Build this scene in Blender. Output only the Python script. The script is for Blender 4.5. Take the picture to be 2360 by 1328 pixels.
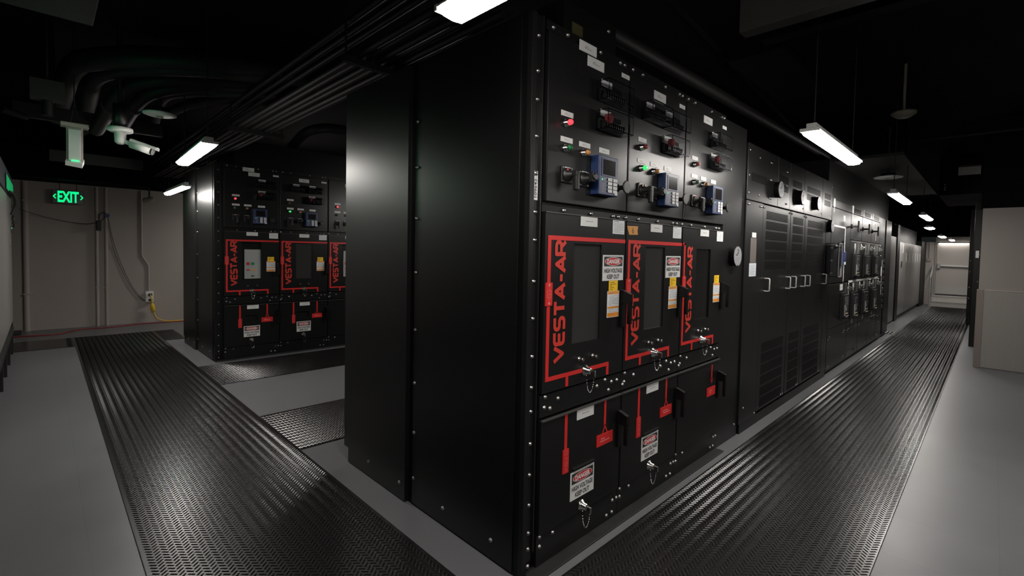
import bpy, bmesh, math, random
from mathutils import Vector, Matrix
random.seed(7)
for o in list(bpy.data.objects): bpy.data.objects.remove(o)
COL = bpy.context.scene.collection
SC = bpy.context.scene

# ------------------------------------------------------------------ camera, world, exposure
CAM = Vector((-1.516, -1.421, 1.45))
YAW, PIT, ROL = (math.radians(a) for a in (-45.508, -2.068, 1.194))
FPX, PX, PY, IW, IH = 1094.7, 1213.5, 619.4, 2360.0, 1328.0
_a = math.pi/2 + YAW
FW = Vector((math.cos(_a)*math.cos(PIT), math.sin(_a)*math.cos(PIT), math.sin(PIT)))
RT = Vector((math.sin(_a), -math.cos(_a), 0)); UP = RT.cross(FW)
R2 = RT*math.cos(ROL) + UP*math.sin(ROL); U2 = UP*math.cos(ROL) - RT*math.sin(ROL)
cd = bpy.data.cameras.new('camera'); cam = bpy.data.objects.new('camera', cd); COL.objects.link(cam)
cam.matrix_world = Matrix(((R2.x, U2.x, -FW.x, CAM.x), (R2.y, U2.y, -FW.y, CAM.y), (R2.z, U2.z, -FW.z, CAM.z), (0, 0, 0, 1)))
cd.sensor_width = 36; cd.lens = FPX/IW*36; cd.shift_x = -(PX-IW/2)/IW; cd.shift_y = (PY-IH/2)/IW
cd.clip_start = 0.02; cd.clip_end = 200
SC.camera = cam
w = bpy.data.worlds.new('world'); SC.world = w; w.use_nodes = True
w.node_tree.nodes['Background'].inputs[0].default_value = (0.9, 0.95, 1, 1)
w.node_tree.nodes['Background'].inputs[1].default_value = 0.01
SC.view_settings.view_transform = 'Standard'; SC.view_settings.look = 'None'
SC.view_settings.gamma = 1; SC.view_settings.use_curve_mapping = False
SC.view_settings.exposure = 0.0
LAMP_POWER = 78.0
GREEN_POWER = 5.0
FAR_LAMP = 30.0

# ------------------------------------------------------------------ materials
def srgb(h):
    c = [int(h[i:i+2], 16)/255 for i in (0, 2, 4)]
    return tuple((x/12.92 if x <= .04045 else ((x+.055)/1.055)**2.4) for x in c) + (1,)
MATS = {}
def mat(name, col, rough=.5, metal=0, spec=.5, emit=None, es=0, noise=0, nscale=8, trans=0, alpha=1, coat=0):
    if name in MATS: return MATS[name]
    m = bpy.data.materials.new(name); m.use_nodes = True; nt = m.node_tree; b = nt.nodes['Principled BSDF']
    c = srgb(col) if isinstance(col, str) else tuple(col)+(1,)
    b.inputs['Base Color'].default_value = c; b.inputs['Roughness'].default_value = rough
    b.inputs['Metallic'].default_value = metal; b.inputs['Specular IOR Level'].default_value = spec
    b.inputs['Transmission Weight'].default_value = trans; b.inputs['Alpha'].default_value = alpha
    b.inputs['Coat Weight'].default_value = coat
    if emit: b.inputs['Emission Color'].default_value = srgb(emit) if isinstance(emit, str) else tuple(emit)+(1,); b.inputs['Emission Strength'].default_value = es
    if noise:
        tc = nt.nodes.new('ShaderNodeTexCoord'); n = nt.nodes.new('ShaderNodeTexNoise'); n.inputs['Scale'].default_value = nscale; n.inputs['Detail'].default_value = 5
        nt.links.new(tc.outputs['Object'], n.inputs['Vector'])
        mr = nt.nodes.new('ShaderNodeMapRange'); mr.inputs[3].default_value = 1-noise; mr.inputs[4].default_value = 1+noise
        nt.links.new(n.outputs['Fac'], mr.inputs[0])
        mx = nt.nodes.new('ShaderNodeVectorMath'); mx.operation = 'SCALE'; mx.inputs[0].default_value = c[:3]
        nt.links.new(mr.outputs[0], mx.inputs['Scale']); nt.links.new(mx.outputs[0], b.inputs['Base Color'])
        mr2 = nt.nodes.new('ShaderNodeMapRange'); mr2.inputs[3].default_value = rough*.88; mr2.inputs[4].default_value = rough*1.12
        nt.links.new(n.outputs['Fac'], mr2.inputs[0]); nt.links.new(mr2.outputs[0], b.inputs['Roughness'])
    MATS[name] = m
    return m
def N(nt, op, a, b=None, c=None):
    n = nt.nodes.new('ShaderNodeMath'); n.operation = op
    for i, v in enumerate((a, b, c)):
        if v is None: continue
        if isinstance(v, (int, float)): n.inputs[i].default_value = v
        else: nt.links.new(v, n.inputs[i])
    return n.outputs[0]
def tread(name, col, along, p=.027, s=.031, rough=.38, hgt=.0016, axes='XY', spec=.5, metal=0):
    """raised bar tread plate: columns of slanted bars, the slant flipping from column to column"""
    m = bpy.data.materials.new(name); m.use_nodes = True; nt = m.node_tree; b = nt.nodes['Principled BSDF']
    b.inputs['Base Color'].default_value = srgb(col); b.inputs['Roughness'].default_value = rough
    b.inputs['Specular IOR Level'].default_value = spec; b.inputs['Metallic'].default_value = metal
    tc = nt.nodes.new('ShaderNodeTexCoord'); sp = nt.nodes.new('ShaderNodeSeparateXYZ'); nt.links.new(tc.outputs['Object'], sp.inputs[0])
    o = {'X': sp.outputs[0], 'Y': sp.outputs[1], 'Z': sp.outputs[2]}
    la = o[along]; ac = o[[q for q in axes if q != along][0]]
    u = N(nt, 'DIVIDE', ac, p); cell = N(nt, 'FLOOR', u); par = N(nt, 'FLOORED_MODULO', cell, 2.0)
    uc = N(nt, 'SUBTRACT', N(nt, 'FRACT', u), .5); sg = N(nt, 'SUBTRACT', 1.0, N(nt, 'MULTIPLY', par, 2.0))
    t = N(nt, 'ADD', N(nt, 'DIVIDE', la, s), N(nt, 'ADD', N(nt, 'MULTIPLY', N(nt, 'MULTIPLY', uc, sg), 1.1), N(nt, 'MULTIPLY', par, .5)))
    wv = N(nt, 'ABSOLUTE', N(nt, 'SUBTRACT', N(nt, 'FRACT', t), .5))
    def sm(v, a, c):
        r = nt.nodes.new('ShaderNodeMapRange'); r.interpolation_type = 'SMOOTHSTEP'
        nt.links.new(v, r.inputs[0]); r.inputs[1].default_value = a; r.inputs[2].default_value = c; r.inputs[3].default_value = 1; r.inputs[4].default_value = 0
        return r.outputs[0]
    h = N(nt, 'MULTIPLY', sm(wv, .1, .26), sm(N(nt, 'ABSOLUTE', uc), .36, .48))
    bp = nt.nodes.new('ShaderNodeBump'); bp.inputs['Strength'].default_value = 1; bp.inputs['Distance'].default_value = hgt
    nt.links.new(h, bp.inputs['Height']); nt.links.new(bp.outputs[0], b.inputs['Normal'])
    return m
BLK = mat('black_powder_coat', (.0065, .0065, .0066), .36, spec=.36, noise=.12, nscale=2.5)
BLKS = mat('black_side_sheet', (.0022, .0022, .0023), .38, spec=.55, noise=.12, nscale=1.5)
BLKF = mat('black_frame_paint', (.003, .003, .003), .42, spec=.25)
SATIN = mat('satin_aluminium', (.42, .42, .41), .45, .25)
GALV = mat('galvanised_steel', (.5, .49, .47), .4, .2)
RIM = mat('edge_highlight_grey', (.055, .054, .052), .35)  # lighter grey paints in the highlight along the door top edges
EDGE = mat('black_matte_plastic', (.006, .006, .006), .45)
CEILM = mat('black_ceiling_paint', (.003, .0031, .0033), .85, spec=.08, noise=.3, nscale=1.2)
DUCTM = mat('dark_grey_duct_paint', (.02, .02, .019), .7, spec=.2, noise=.15)
PIPEM = mat('dark_pipe_paint', (.008, .008, .0077), .55, spec=.2)
STEEL = mat('zinc_steel', (.4, .39, .38), .33, 1)
CHROME = mat('nickel', (.7, .69, .66), .2, 1)
WHITEP = mat('white_label_plastic', (.62, .62, .61), .45)
PAPER = mat('white_paper', (.66, .67, .68), .7)
INK = mat('black_ink', (.02, .02, .02), .6)
GREYINK = mat('grey_ink', (.25, .25, .26), .6)
RED = mat('red_vinyl', (.55, .022, .02), .4)
REDT = mat('red_lettering', (.52, .035, .022), .45)
SIGNRED = mat('sign_red', (.5, .018, .018), .4)
PINK = mat('light_red_print', (.7, .2, .2), .5)
ORANGE = mat('orange_label', (.75, .27, .03), .5)
YELLOW = mat('yellow_label', (.8, .5, .01), .5)
TAPE = mat('orange_tape', (.55, .24, .03), .6, noise=.1, nscale=30)
BLUE = mat('relay_blue', (.010, .025, .085), .4)
BLUED = mat('relay_face_blue', (.03, .042, .10), .45)
SCREEN = mat('dark_screen', (.01, .009, .009), .15)
GLASSD = mat('smoked_window', (.035, .035, .034), .18, spec=.5)
GREYM = mat('breaker_grey', (.30, .31, .31), .5)
CLEAR = mat('clear_acrylic', (.95, .96, .97), .04, trans=1, alpha=1); CLEAR.node_tree.nodes['Principled BSDF'].inputs['IOR'].default_value = 1.12
FLOORM = mat('grey_floor_paint', (.125, .127, .133), .36, spec=.4, noise=.1, nscale=3)
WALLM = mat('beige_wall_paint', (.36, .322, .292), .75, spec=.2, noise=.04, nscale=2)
WALLM2 = mat('beige_conduit_paint', (.39, .35, .32), .55, spec=.3)
SILV = mat('brushed_silver', (.33, .32, .31), .3, .35, noise=.1, nscale=5)
GREYC = mat('grey_cabinet_paint', (.16, .155, .15), .35, spec=.4, noise=.08)
WHITEE = mat('white_enamel', (.7, .7, .68), .4)
BEIGEP = mat('beige_plastic', (.36, .33, .29), .45)
RUBBER = mat('black_rubber_cable', (.012, .012, .012), .6)
YCORD = mat('yellow_cord', (.75, .48, .02), .5)
RCORD = mat('red_cord', (.28, .02, .015), .5)
BRASS = mat('amber_lens', (.45, .2, .06), .3)
LAMPE = mat('lamp_diffuser', (.9, .9, .88), .5, emit=(1, .955, .90), es=LAMP_POWER)
LAMPF = mat('far_lamp_diffuser', (.9, .9, .88), .5, emit=(1, .955, .90), es=FAR_LAMP)
LAMPW = mat('wall_lamp_diffuser', (.9, .9, .88), .5, emit=(1, .955, .90), es=6)
EXITG = mat('exit_green_glow', (.0, .5, .15), .5, emit=(.0, 1, .27), es=1.2)
REFLG = mat('green_reflection_glow', (.0, .2, .08), .5, emit=(.0, .2, .055), es=1)
SIGNG = mat('green_sign_glow', (.0, .5, .2), .5, emit=(.0, 1, .42), es=GREEN_POWER)
GLED = mat('green_led', (.0, .5, .1), .5, emit=(.05, 1, .3), es=1.5)
REDLIT = mat('red_lens_lit', (.6, .02, .02), .25, emit=(1, .05, .07), es=1.6)
GRNLIT = mat('green_lens_lit', (.02, .5, .1), .25, emit=(.05, 1, .2), es=.8)
REDOFF = mat('red_lens_dark', (.25, .04, .045), .2)
REDPALE = mat('red_lens_pale', (.5, .12, .12), .3)
GRNOFF = mat('green_lens_dark', (.01, .12, .035), .2)
GRNPALE = mat('green_lens_pale', (.12, .2, .13), .3)
MATM = mat('black_rubber_mat', (.006, .006, .006), .27, spec=.5)
TWALL = tread('beige_tread_plate', '84807a', 'Z', p=.028, s=.028, rough=.55, hgt=.0006, axes='YZ')
TSTEP = tread('steel_tread_plate', 'c4c0ba', 'Y', p=.05, s=.05, rough=.35, hgt=.003, axes='YZ', metal=.2)

# ------------------------------------------------------------------ mesh builder
TXT = {}
def text_mesh(body, bold=0):
    k = (body, bold)
    if k not in TXT:
        c = bpy.data.curves.new('text', 'FONT'); c.body = body; c.size = 1; c.align_x = 'CENTER'; c.align_y = 'CENTER'; c.offset = bold; c.resolution_u = 3
        o = bpy.data.objects.new('text', c); COL.objects.link(o)
        dg = bpy.context.evaluated_depsgraph_get(); dg.update()
        me = bpy.data.meshes.new_from_object(o.evaluated_get(dg))
        vs = [v.co.copy() for v in me.vertices]; fs = [tuple(p.vertices) for p in me.polygons]
        bpy.data.objects.remove(o); bpy.data.meshes.remove(me)
        xs = [v.x for v in vs]; ys = [v.y for v in vs]
        cx, cy = (min(xs)+max(xs))/2, (min(ys)+max(ys))/2
        TXT[k] = ([(v.x-cx, v.y-cy) for v in vs], fs, max(xs)-min(xs), max(ys)-min(ys))
    return TXT[k]
class MB:
    def __init__(s): s.v = []; s.f = []; s.m = []; s.sm = []
    def add(s, vs, fs, m=0, sm=False):
        b = len(s.v); s.v += [tuple(v) for v in vs]; s.f += [tuple(i+b for i in f) for f in fs]; s.m += [m]*len(fs); s.sm += [sm]*len(fs); return s
    def box(s, x0, x1, y0, y1, z0, z1, m=0, bev=0):
        if bev <= 0:
            vs = [(x, y, z) for x in (x0, x1) for y in (y0, y1) for z in (z0, z1)]
            return s.add(vs, [(0, 1, 3, 2), (4, 6, 7, 5), (0, 4, 5, 1), (2, 3, 7, 6), (0, 2, 6, 4), (1, 5, 7, 3)], m)
        bm = bmesh.new(); bmesh.ops.create_cube(bm, size=1)
        for v in bm.verts: v.co = Vector(((x0+x1)/2+v.co.x*(x1-x0), (y0+y1)/2+v.co.y*(y1-y0), (z0+z1)/2+v.co.z*(z1-z0)))
        bmesh.ops.bevel(bm, geom=bm.edges[:], offset=bev, segments=2, affect='EDGES', profile=.5)
        bm.verts.index_update(); vs = [v.co.copy() for v in bm.verts]; fs = [tuple(v.index for v in f.verts) for f in bm.faces]; bm.free()
        return s.add(vs, fs, m)
    def quad(s, a, b, c, d, m=0): return s.add([a, b, c, d], [(0, 1, 2, 3)], m)
    def plate(s, x0, x1, z0, z1, y, t=.0015, m=0): return s.box(x0, x1, y-t, y, z0, z1, m)
    def lathe(s, prof, origin, axis, m=0, n=20, sm=True):
        """prof: list of (distance along axis, radius)"""
        ax = Vector(axis).normalized(); q = Vector((0, 0, 1)) if abs(ax.z) < .9 else Vector((1, 0, 0))
        e1 = ax.cross(q).normalized(); e2 = ax.cross(e1); O = Vector(origin); vs = []; fs = []
        for d, r in prof:
            for i in range(n):
                a = 2*math.pi*i/n; vs.append(O + ax*d + (e1*math.cos(a)+e2*math.sin(a))*r)
        for j in range(len(prof)-1):
            for i in range(n):
                k = (i+1) % n; fs.append((j*n+i, j*n+k, (j+1)*n+k, (j+1)*n+i))
        fs.append(tuple(range(n))[::-1]); fs.append(tuple((len(prof)-1)*n+i for i in range(n)))
        b0 = len(fs)-2
        s.add(vs, fs[:b0], m, sm)
        b = len(s.v)-len(vs)
        for f in fs[b0:]: s.f.append(tuple(i+b for i in f)); s.m.append(m); s.sm.append(False)
        return s
    def tube(s, pts, r, m=0, n=8):
        P = [Vector(p) for p in pts]; vs = []; fs = []; prev = None
        for i, p in enumerate(P):
            t = ((P[min(i+1, len(P)-1)]-p).normalized() + (p-P[max(i-1, 0)]).normalized()).normalized()
            if prev is None: prev = t.orthogonal().normalized()
            e1 = (prev - t*prev.dot(t)).normalized(); prev = e1; e2 = t.cross(e1)
            for k in range(n):
                a = 2*math.pi*k/n; vs.append(p + (e1*math.cos(a)+e2*math.sin(a))*r)
        for j in range(len(P)-1):
            for i in range(n):
                k = (i+1) % n; fs.append((j*n+i, j*n+k, (j+1)*n+k, (j+1)*n+i))
        s.add(vs, fs, m, True); s.add(vs[:n], [tuple(range(n))[::-1]], m); s.add(vs[-n:], [tuple(range(n))], m)
        return s
    def text(s, body, cx, cz, w, h, y, m=1, bold=0, rot=0):
        """flat lettering on a plane that faces -Y, fitted to w x h about (cx, cz)"""
        vs, fs, tw, th = text_mesh(body, bold); out = []
        for x, z in vs:
            x, z = x/tw*w, z/th*h
            if rot: x, z = x*math.cos(rot)-z*math.sin(rot), x*math.sin(rot)+z*math.cos(rot)
            out.append((cx+x, y, cz+z))
        return s.add(out, fs, m)
    def lines(s, x0, x1, z0, z1, n, y, m=1, t=.35, seed=0):
        """rows of print too small to read: thin broken strokes"""
        rr = random.Random(seed+n); dz = (z1-z0)/n
        for i in range(n):
            z = z1-dz*(i+.5); x = x0+rr.random()*.1*(x1-x0)
            while x < x1-(x1-x0)*.06:
                l = min((x1-x0)*(.1+.25*rr.random()), x1-x); s.quad((x, y, z-dz*t/2), (x+l, y, z-dz*t/2), (x+l, y, z+dz*t/2), (x, y, z+dz*t/2), m); x += l+(x1-x0)*.04
                if rr.random() < .12: break
        return s
    def disc(s, cx, cz, rx, rz, y, m=1, n=32, r0=0):
        o = [(cx+rx*math.cos(2*math.pi*i/n), y, cz+rz*math.sin(2*math.pi*i/n)) for i in range(n)]
        if not r0: return s.add(o, [tuple(range(n))], m)
        q = [(cx+rx*r0*math.cos(2*math.pi*i/n), y, cz+rz*r0*math.sin(2*math.pi*i/n)) for i in range(n)]
        return s.add(o+q, [(i, (i+1) % n, n+(i+1) % n, n+i) for i in range(n)], m)
    def ribbon(s, pts, wd, y, m=1):
        """flat stroke of width wd through 2D points, mitred"""
        P = [Vector(p) for p in pts]; L = []; R = []
        for i, p in enumerate(P):
            d1 = (p-P[i-1]).normalized() if i else None; d2 = (P[i+1]-p).normalized() if i < len(P)-1 else None
            if d1 is None: d1 = d2
            if d2 is None: d2 = d1
            n1 = Vector((-d1.y, d1.x)); n2 = Vector((-d2.y, d2.x)); mt = (n1+n2).normalized(); k = wd/2/max(.45, mt.dot(n1))
            L.append(p+mt*k); R.append(p-mt*k)
        n = len(P); vs = [(q.x, y, q.y) for q in L+R]
        return s.add(vs, [(i, i+1, n+i+1, n+i) for i in range(n-1)], m)
    def mesh(s, name, mats):
        me = bpy.data.meshes.new(name); me.from_pydata(s.v, [], s.f)
        for mm in (mats if isinstance(mats, (list, tuple)) else [mats]): me.materials.append(mm)
        me.polygons.foreach_set('material_index', s.m); me.polygons.foreach_set('use_smooth', s.sm)
        bm = bmesh.new(); bm.from_mesh(me)
        bmesh.ops.recalc_face_normals(bm, faces=[f for f in bm.faces]); bm.to_mesh(me); bm.free()
        return me
    def build(s, name, mats, parent=None, loc=None, label=None):
        return link(name, s.mesh(name, mats), parent, loc, label)
def link(name, me, parent=None, loc=None, label=None, rot=None):
    o = bpy.data.objects.new(name, me); COL.objects.link(o)
    if parent: o.parent = parent
    if loc: o.location = loc
    if rot: o.rotation_euler = rot
    if label: o['label'] = label
    return o
def thing(name, loc, label, cat, group=None, rz=0):
    o = bpy.data.objects.new(name, None); COL.objects.link(o); o.location = loc; o.rotation_euler = (0, 0, rz); o.empty_display_size = .1
    return tag(o, label, cat, group)
def tag(o, label, cat, group=None):
    o['label'] = label; o['category'] = cat
    if group: o['group'] = group
    return o
def struct(o): o['kind'] = 'structure'; return o
def box(name, m, b, parent=None, bev=0, label=None): return MB().box(*b, bev=bev).build(name, m, parent, label=label)

# ------------------------------------------------------------------ the room
ZC = 3.3
def floor_joints(m):
    nt = m.node_tree; b = nt.nodes['Principled BSDF']; src = b.inputs['Base Color'].links[0].from_socket
    tc = nt.nodes.new('ShaderNodeTexCoord'); br = nt.nodes.new('ShaderNodeTexBrick'); nt.links.new(tc.outputs['Object'], br.inputs['Vector'])
    br.inputs['Scale'].default_value = 1; br.inputs['Brick Width'].default_value = .46; br.inputs['Row Height'].default_value = .75; br.inputs['Mortar Size'].default_value = .004; br.inputs['Mortar Smooth'].default_value = .6
    br.offset = 0; br.inputs['Color1'].default_value = (1, 1, 1, 1); br.inputs['Color2'].default_value = (.96, .96, .965, 1); br.inputs['Mortar'].default_value = (.88, .88, .89, 1)
    mx = nt.nodes.new('ShaderNodeVectorMath'); mx.operation = 'MULTIPLY'; nt.links.new(src, mx.inputs[0]); nt.links.new(br.outputs['Color'], mx.inputs[1]); nt.links.new(mx.outputs[0], b.inputs['Base Color'])
floor_joints(FLOORM)
struct(box('floor', FLOORM, (-3, 19.6, -4.6, 10.6, -.1, 0)))
struct(box('ceiling', CEILM, (-3, 19.6, -4.6, 10.6, ZC, ZC+.1)))
BW = 9.65
struct(box('wall_back', WALLM, (-3, 2.6, BW, BW+.15, 0, 2.42)))
struct(box('wall_back_upper', CEILM, (-3, 2.6, BW+.02, BW+.15, 2.42, ZC)))
struct(box('wall_left', CEILM, (-3.1, -3.0, -4.6, 10.6, 0, ZC)))
struct(box('wall_front', CEILM, (-3, 19.6, -4.7, -4.6, 0, ZC)))
XE = 18.8
we = MB().box(XE, XE+.15, -.06, .32, 0, 2.03).box(XE, XE+.15, -.9, -.06, 2.03, 2.2).build('wall_end', mat('beige_end_wall_paint', (.5, .46, .43), .7, spec=.2)); struct(we)
struct(box('wall_end_upper', CEILM, (XE+.02, XE+.15, -4.6, 2.6, 2.2, ZC)))
struct(box('wall_end_side', CEILM, (XE+.03, XE+.15, .32, 3, 0, 2.2)))
# beige wall with tread-plate wainscot on the right
XR = 7.4
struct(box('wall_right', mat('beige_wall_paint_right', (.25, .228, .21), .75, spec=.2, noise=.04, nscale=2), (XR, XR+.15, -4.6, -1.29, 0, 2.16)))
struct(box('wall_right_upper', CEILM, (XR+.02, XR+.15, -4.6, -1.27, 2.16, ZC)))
struct(box('trim_1', TWALL, (XR-.012, XR, -4.6, -1.345, 0.01, 1.052)))
struct(MB().box(XR-.016, XR+.152, -1.345, -1.272, 0, 1.06, bev=.003).build('trim_2', mat('brown_corner_trim', (.17, .14, .12), .5)))
struct(box('trim_3', WALLM2, (XR-.017, XR, -4.6, -1.35, 1.052, 1.062)))

def floor_mat(x0, x1, y0, y1, along, label):
    """rubber tread mat: raised slanted bars in columns, the slant flipping from column to column"""
    zt = .006; b = MB().box(x0, x1, y0, y1, .0005, zt, bev=.0015)
    p, s_, L, wd, h = .0275, .0265, .0165, .0052, .0028
    u0, u1, v0, v1 = (y0, y1, x0, x1) if along == 'X' else (x0, x1, y0, y1)
    if along == 'X': v0 = max(v0, -1.3)
    nc = int((u1-u0-.01)/p); off = (u1-u0-nc*p)/2; vs = []; fs = []
    for c in range(nc):
        uc = u0+off+(c+.5)*p; sg = 1 if c % 2 else -1; k = .7071; far = 1
        v = v0+.012+(s_/2 if c % 2 else 0)
        while v < v1-.016:
            du, dv = k, k*sg; n = len(vs)
            for a_, q, z in ((-L, -wd, zt), (-L, wd, zt), (L, wd, zt), (L, -wd, zt), (-L*.72, 0, zt+h), (L*.72, 0, zt+h)):
                u = uc+du*a_-dv*q; w_ = v+dv*a_+du*q
                vs.append((w_, u, z) if along == 'X' else (u, w_, z))
            fs += [(n, n+3, n+5, n+4), (n+2, n+1, n+4, n+5), (n+1, n, n+4), (n+3, n+2, n+5)]
            v += s_
    b.add(vs, fs, 0)
    o = b.build('tread_mat', MATM); tag(o, label, 'floor mat'); return o
floor_mat(-2.9, 17.9, -1.075, -.1, 'X', 'long black tread mat running down the right aisle to the steel steps')
floor_mat(-1.217, -.248, -.096, 8.45, 'Y', 'long black tread mat down the left aisle with the bright lamp glare')
floor_mat(-.244, 9.9, 2.05, 2.965, 'X', 'black tread mat between the near cabinet end and the grey floor patch')
floor_mat(-.244, 6, 4.24, 5.24, 'X', 'black tread mat in front of the far row of red-lined cabinets')
floor_mat(-2.9, -1.221, 7.6, 8.45, 'X', 'short black tread mat piece by the back wall, left of the left aisle mat')
floor_mat(-.244, .02, 7.42, 8.45, 'X', 'small black tread mat piece beside the far end of the far cabinets')
floor_mat(9.93, 10.35, -.096, .06, 'X', 'small black tread mat piece at the foot of the bolted end section')

# ------------------------------------------------------------------ small shared parts
def lathe_mesh(name, prof, m, axis=(0, -1, 0), n=16, mats=None):
    return MB().lathe(prof, (0, 0, 0), axis, 0, n).mesh(name, mats or m)
BOLT = MB().lathe([(0, .0105), (.002, .0105), (.0025, .0085), (.006, .008), (.0085, .005), (.009, .001)], (0, 0, 0), (0, -1, 0), 0, 10).mesh('bolt', STEEL)
BOLTX = MB().lathe([(0, .0105), (.002, .0105), (.0025, .0085), (.006, .008), (.0085, .005), (.009, .001)], (0, 0, 0), (-1, 0, 0), 0, 10).mesh('bolt', STEEL)
BOLTS = MB().lathe([(0, .009), (.002, .009), (.005, .006), (.006, .001)], (0, 0, 0), (0, -1, 0), 0, 8).mesh('bolt', STEEL)
def bolts(parent, pts, y=0, me=None):
    for x, z in pts: link('bolt', me or BOLT, parent, (x, y, z))
PLATES = {}
def nameplate(parent, cx, cz, wd, h, y=0, kind='nameplate', seed=0, n=2, txt=None, label=None):
    k = (kind, round(wd, 3), round(h, 3), n, txt)
    if k not in PLATES:
        b = MB().plate(-wd/2, wd/2, -h/2, h/2, 0, .0025)
        if txt: b.text(txt, 0, 0, min(wd*.35, h*.4*len(txt)*.7), h*.22, -.0028)
        elif n: b.lines(-wd*.22, wd*.22, -h*.16*n/2, h*.16*n/2, n, -.0028, t=.5, seed=seed)
        PLATES[k] = b.mesh(kind, [WHITEP, GREYINK])
    return link(kind, PLATES[k], parent, (cx, y, cz), label)
def mk_button(lens):
    return MB().lathe([(0, .019), (.006, .019), (.008, .016), (.022, .016), (.024, .013)], (0, 0, 0), (0, -1, 0), 0, 18).lathe([(.022, .0125), (.034, .0125), (.040, .010), (.042, .004)], (0, 0, 0), (0, -1, 0), 1, 18).mesh('indicator_light', [CHROME, lens])
BTN = {k: mk_button(m) for k, m in dict(red_lit=REDLIT, red=REDOFF, redp=REDPALE, green_lit=GRNLIT, green=GRNOFF, greenp=GRNPALE, amber=BRASS).items()}
BTNLAB = dict(red_lit='lit red indicator', red='dark red indicator', redp='pale red indicator', green_lit='lit green indicator', green='dark green indicator', greenp='pale green indicator', amber='amber indicator')
def button(parent, kind, x, z): return link('indicator_light', BTN[kind], parent, (x, 0, z), BTNLAB[kind])

def danger_mesh(w=.19, h=.14):
    b = MB().plate(-w/2, w/2, -h/2, h/2, 0, .002)
    y = -.0024
    b.quad((-w*.45, y, h*.06), (w*.45, y, h*.06), (w*.45, y, h*.44), (-w*.45, y, h*.44), 1)
    b.disc(0, h*.25, w*.41, h*.165, y-.0003, 0); b.disc(0, h*.25, w*.39, h*.145, y-.0006, 2)
    b.text('DANGER', 0, h*.25, w*.62, h*.18, y-.0009, 0, .045)
    b.text('HIGH VOLTAGE', 0, -h*.11, w*.88, h*.17, y-.0003, 1, .03); b.text('KEEP OUT', 0, -h*.345, w*.6, h*.17, y-.0003, 1, .03)
    return b.mesh('danger_sign', [WHITEP, INK, SIGNRED])
DANGER = danger_mesh(); DANGERM = danger_mesh(.187, .133)
def warn_yellow():
    b = MB().plate(-.04, .04, -.028, .028, 0, .0015); return b.lines(-.032, .032, -.022, .022, 5, -.0019, 1, .4, 3).mesh('yellow_label', [YELLOW, mat('brown_ink', (.25, .13, .01), .6)])
def warn_white():
    b = MB().plate(-.0535, .0535, -.069, .069, 0, .0015); y = -.0019
    for z0, z1 in ((.052, .067), (-.022, -.012), (-.066, -.045)): b.quad((-.051, y, z0), (.051, y, z0), (.051, y, z1), (-.051, y, z1), 2)
    b.lines(-.02, .03, .055, .064, 1, y-.0003, 1, .6, 1); b.add([(-.035, y-.0003, .054), (-.022, y-.0003, .054), (-.0285, y-.0003, .066)], [(0, 1, 2)], 1)
    b.lines(-.045, .045, -.008, .048, 8, y, 1, .3, 2); b.lines(-.045, .045, -.043, -.024, 3, y, 1, .3, 4)
    return b.mesh('warning_label', [PAPER, GREYINK, ORANGE])
YEL = warn_yellow(); WARN = warn_white()
PAPERM = MB().plate(-.054, .054, -.036, .036, 0, .0012).lines(-.048, .0, .026, .032, 1, -.0015, 1, .8, 9).lines(-.045, .045, -.03, .022, 8, -.0015, 1, .3, 5).mesh('paper_notice', [PAPER, GREYINK])

def vesta_mesh(h=.084, L=.555):
    """red display lettering, drawn as strokes; reads upward. local x across letter height, z along the word"""
    b = MB(); st = .0185
    def arc(cx, cy, rx, ry, a0, a1, n=6): return [(cx+rx*math.cos(math.radians(a0+(a1-a0)*i/n)), cy+ry*math.sin(math.radians(a0+(a1-a0)*i/n))) for i in range(n+1)]
    G = {'V': (1.0, [[(0, 1), (.5, .06), (1, 1)]]),
         'E': (.85, [[(.85, 1), (.25, 1)] + arc(.25, .77, .22, .23, 90, 180) + [(.03, .25)] + arc(.25, .25, .22, .25, 180, 270)[1:] + [(.85, 0)], [(.03, .5), (.78, .5)]]),
         'S': (.85, [[(.85, 1), (.25, 1)] + arc(.25, .75, .23, .25, 90, 180) + arc(.25, .75, .23, .25, 180, 270)[1:] + [(.6, .5)] + arc(.6, .25, .23, .25, 90, -90) + [(0, 0)]]),
         'T': (.95, [[(0, 1), (.95, 1)], [(.475, 1), (.475, 0)]]),
         'A': (1.0, [[(0, 0), (.5, .97), (1, 0)], [(.22, .3), (.78, .3)]]),
         '-': (.5, [[(0, .42), (.5, .42)]]),
         'R': (.9, [[(0, 0), (0, 1), (.6, 1)] + arc(.6, .74, .26, .26, 90, -90) + [(.05, .48)], [(.5, .48), (.9, 0)]])}
    word = 'VESTA-AR'; gap = .22; tot = sum(G[c][0] for c in word)+gap*(len(word)-1); k = L/tot; x = 0; kh = h-st
    for c in word:
        for pl in G[c][1]:
            pts = [(-(py*kh+st/2)+h/2, (x+px)*k-L/2) for px, py in pl]
            for q in range(len(pts)):
                if 0 < q < len(pts)-1: b.disc(pts[q][0], pts[q][1], st/2, st/2, -.00001*len(b.f), 0, 14)
                if q: b.ribbon(pts[q-1:q+1], st, -.00001*len(b.f), 0)
            continue
            pts = [(-(py*kh+st/2)+h/2, (x+px)*k-L/2) for px, py in pl]
            b.ribbon(pts, st, -.00015*len(b.f)/5, 0)
        x += G[c][0]+gap
    return b.mesh('brand_lettering', REDT)
VESTA = vesta_mesh()

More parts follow.
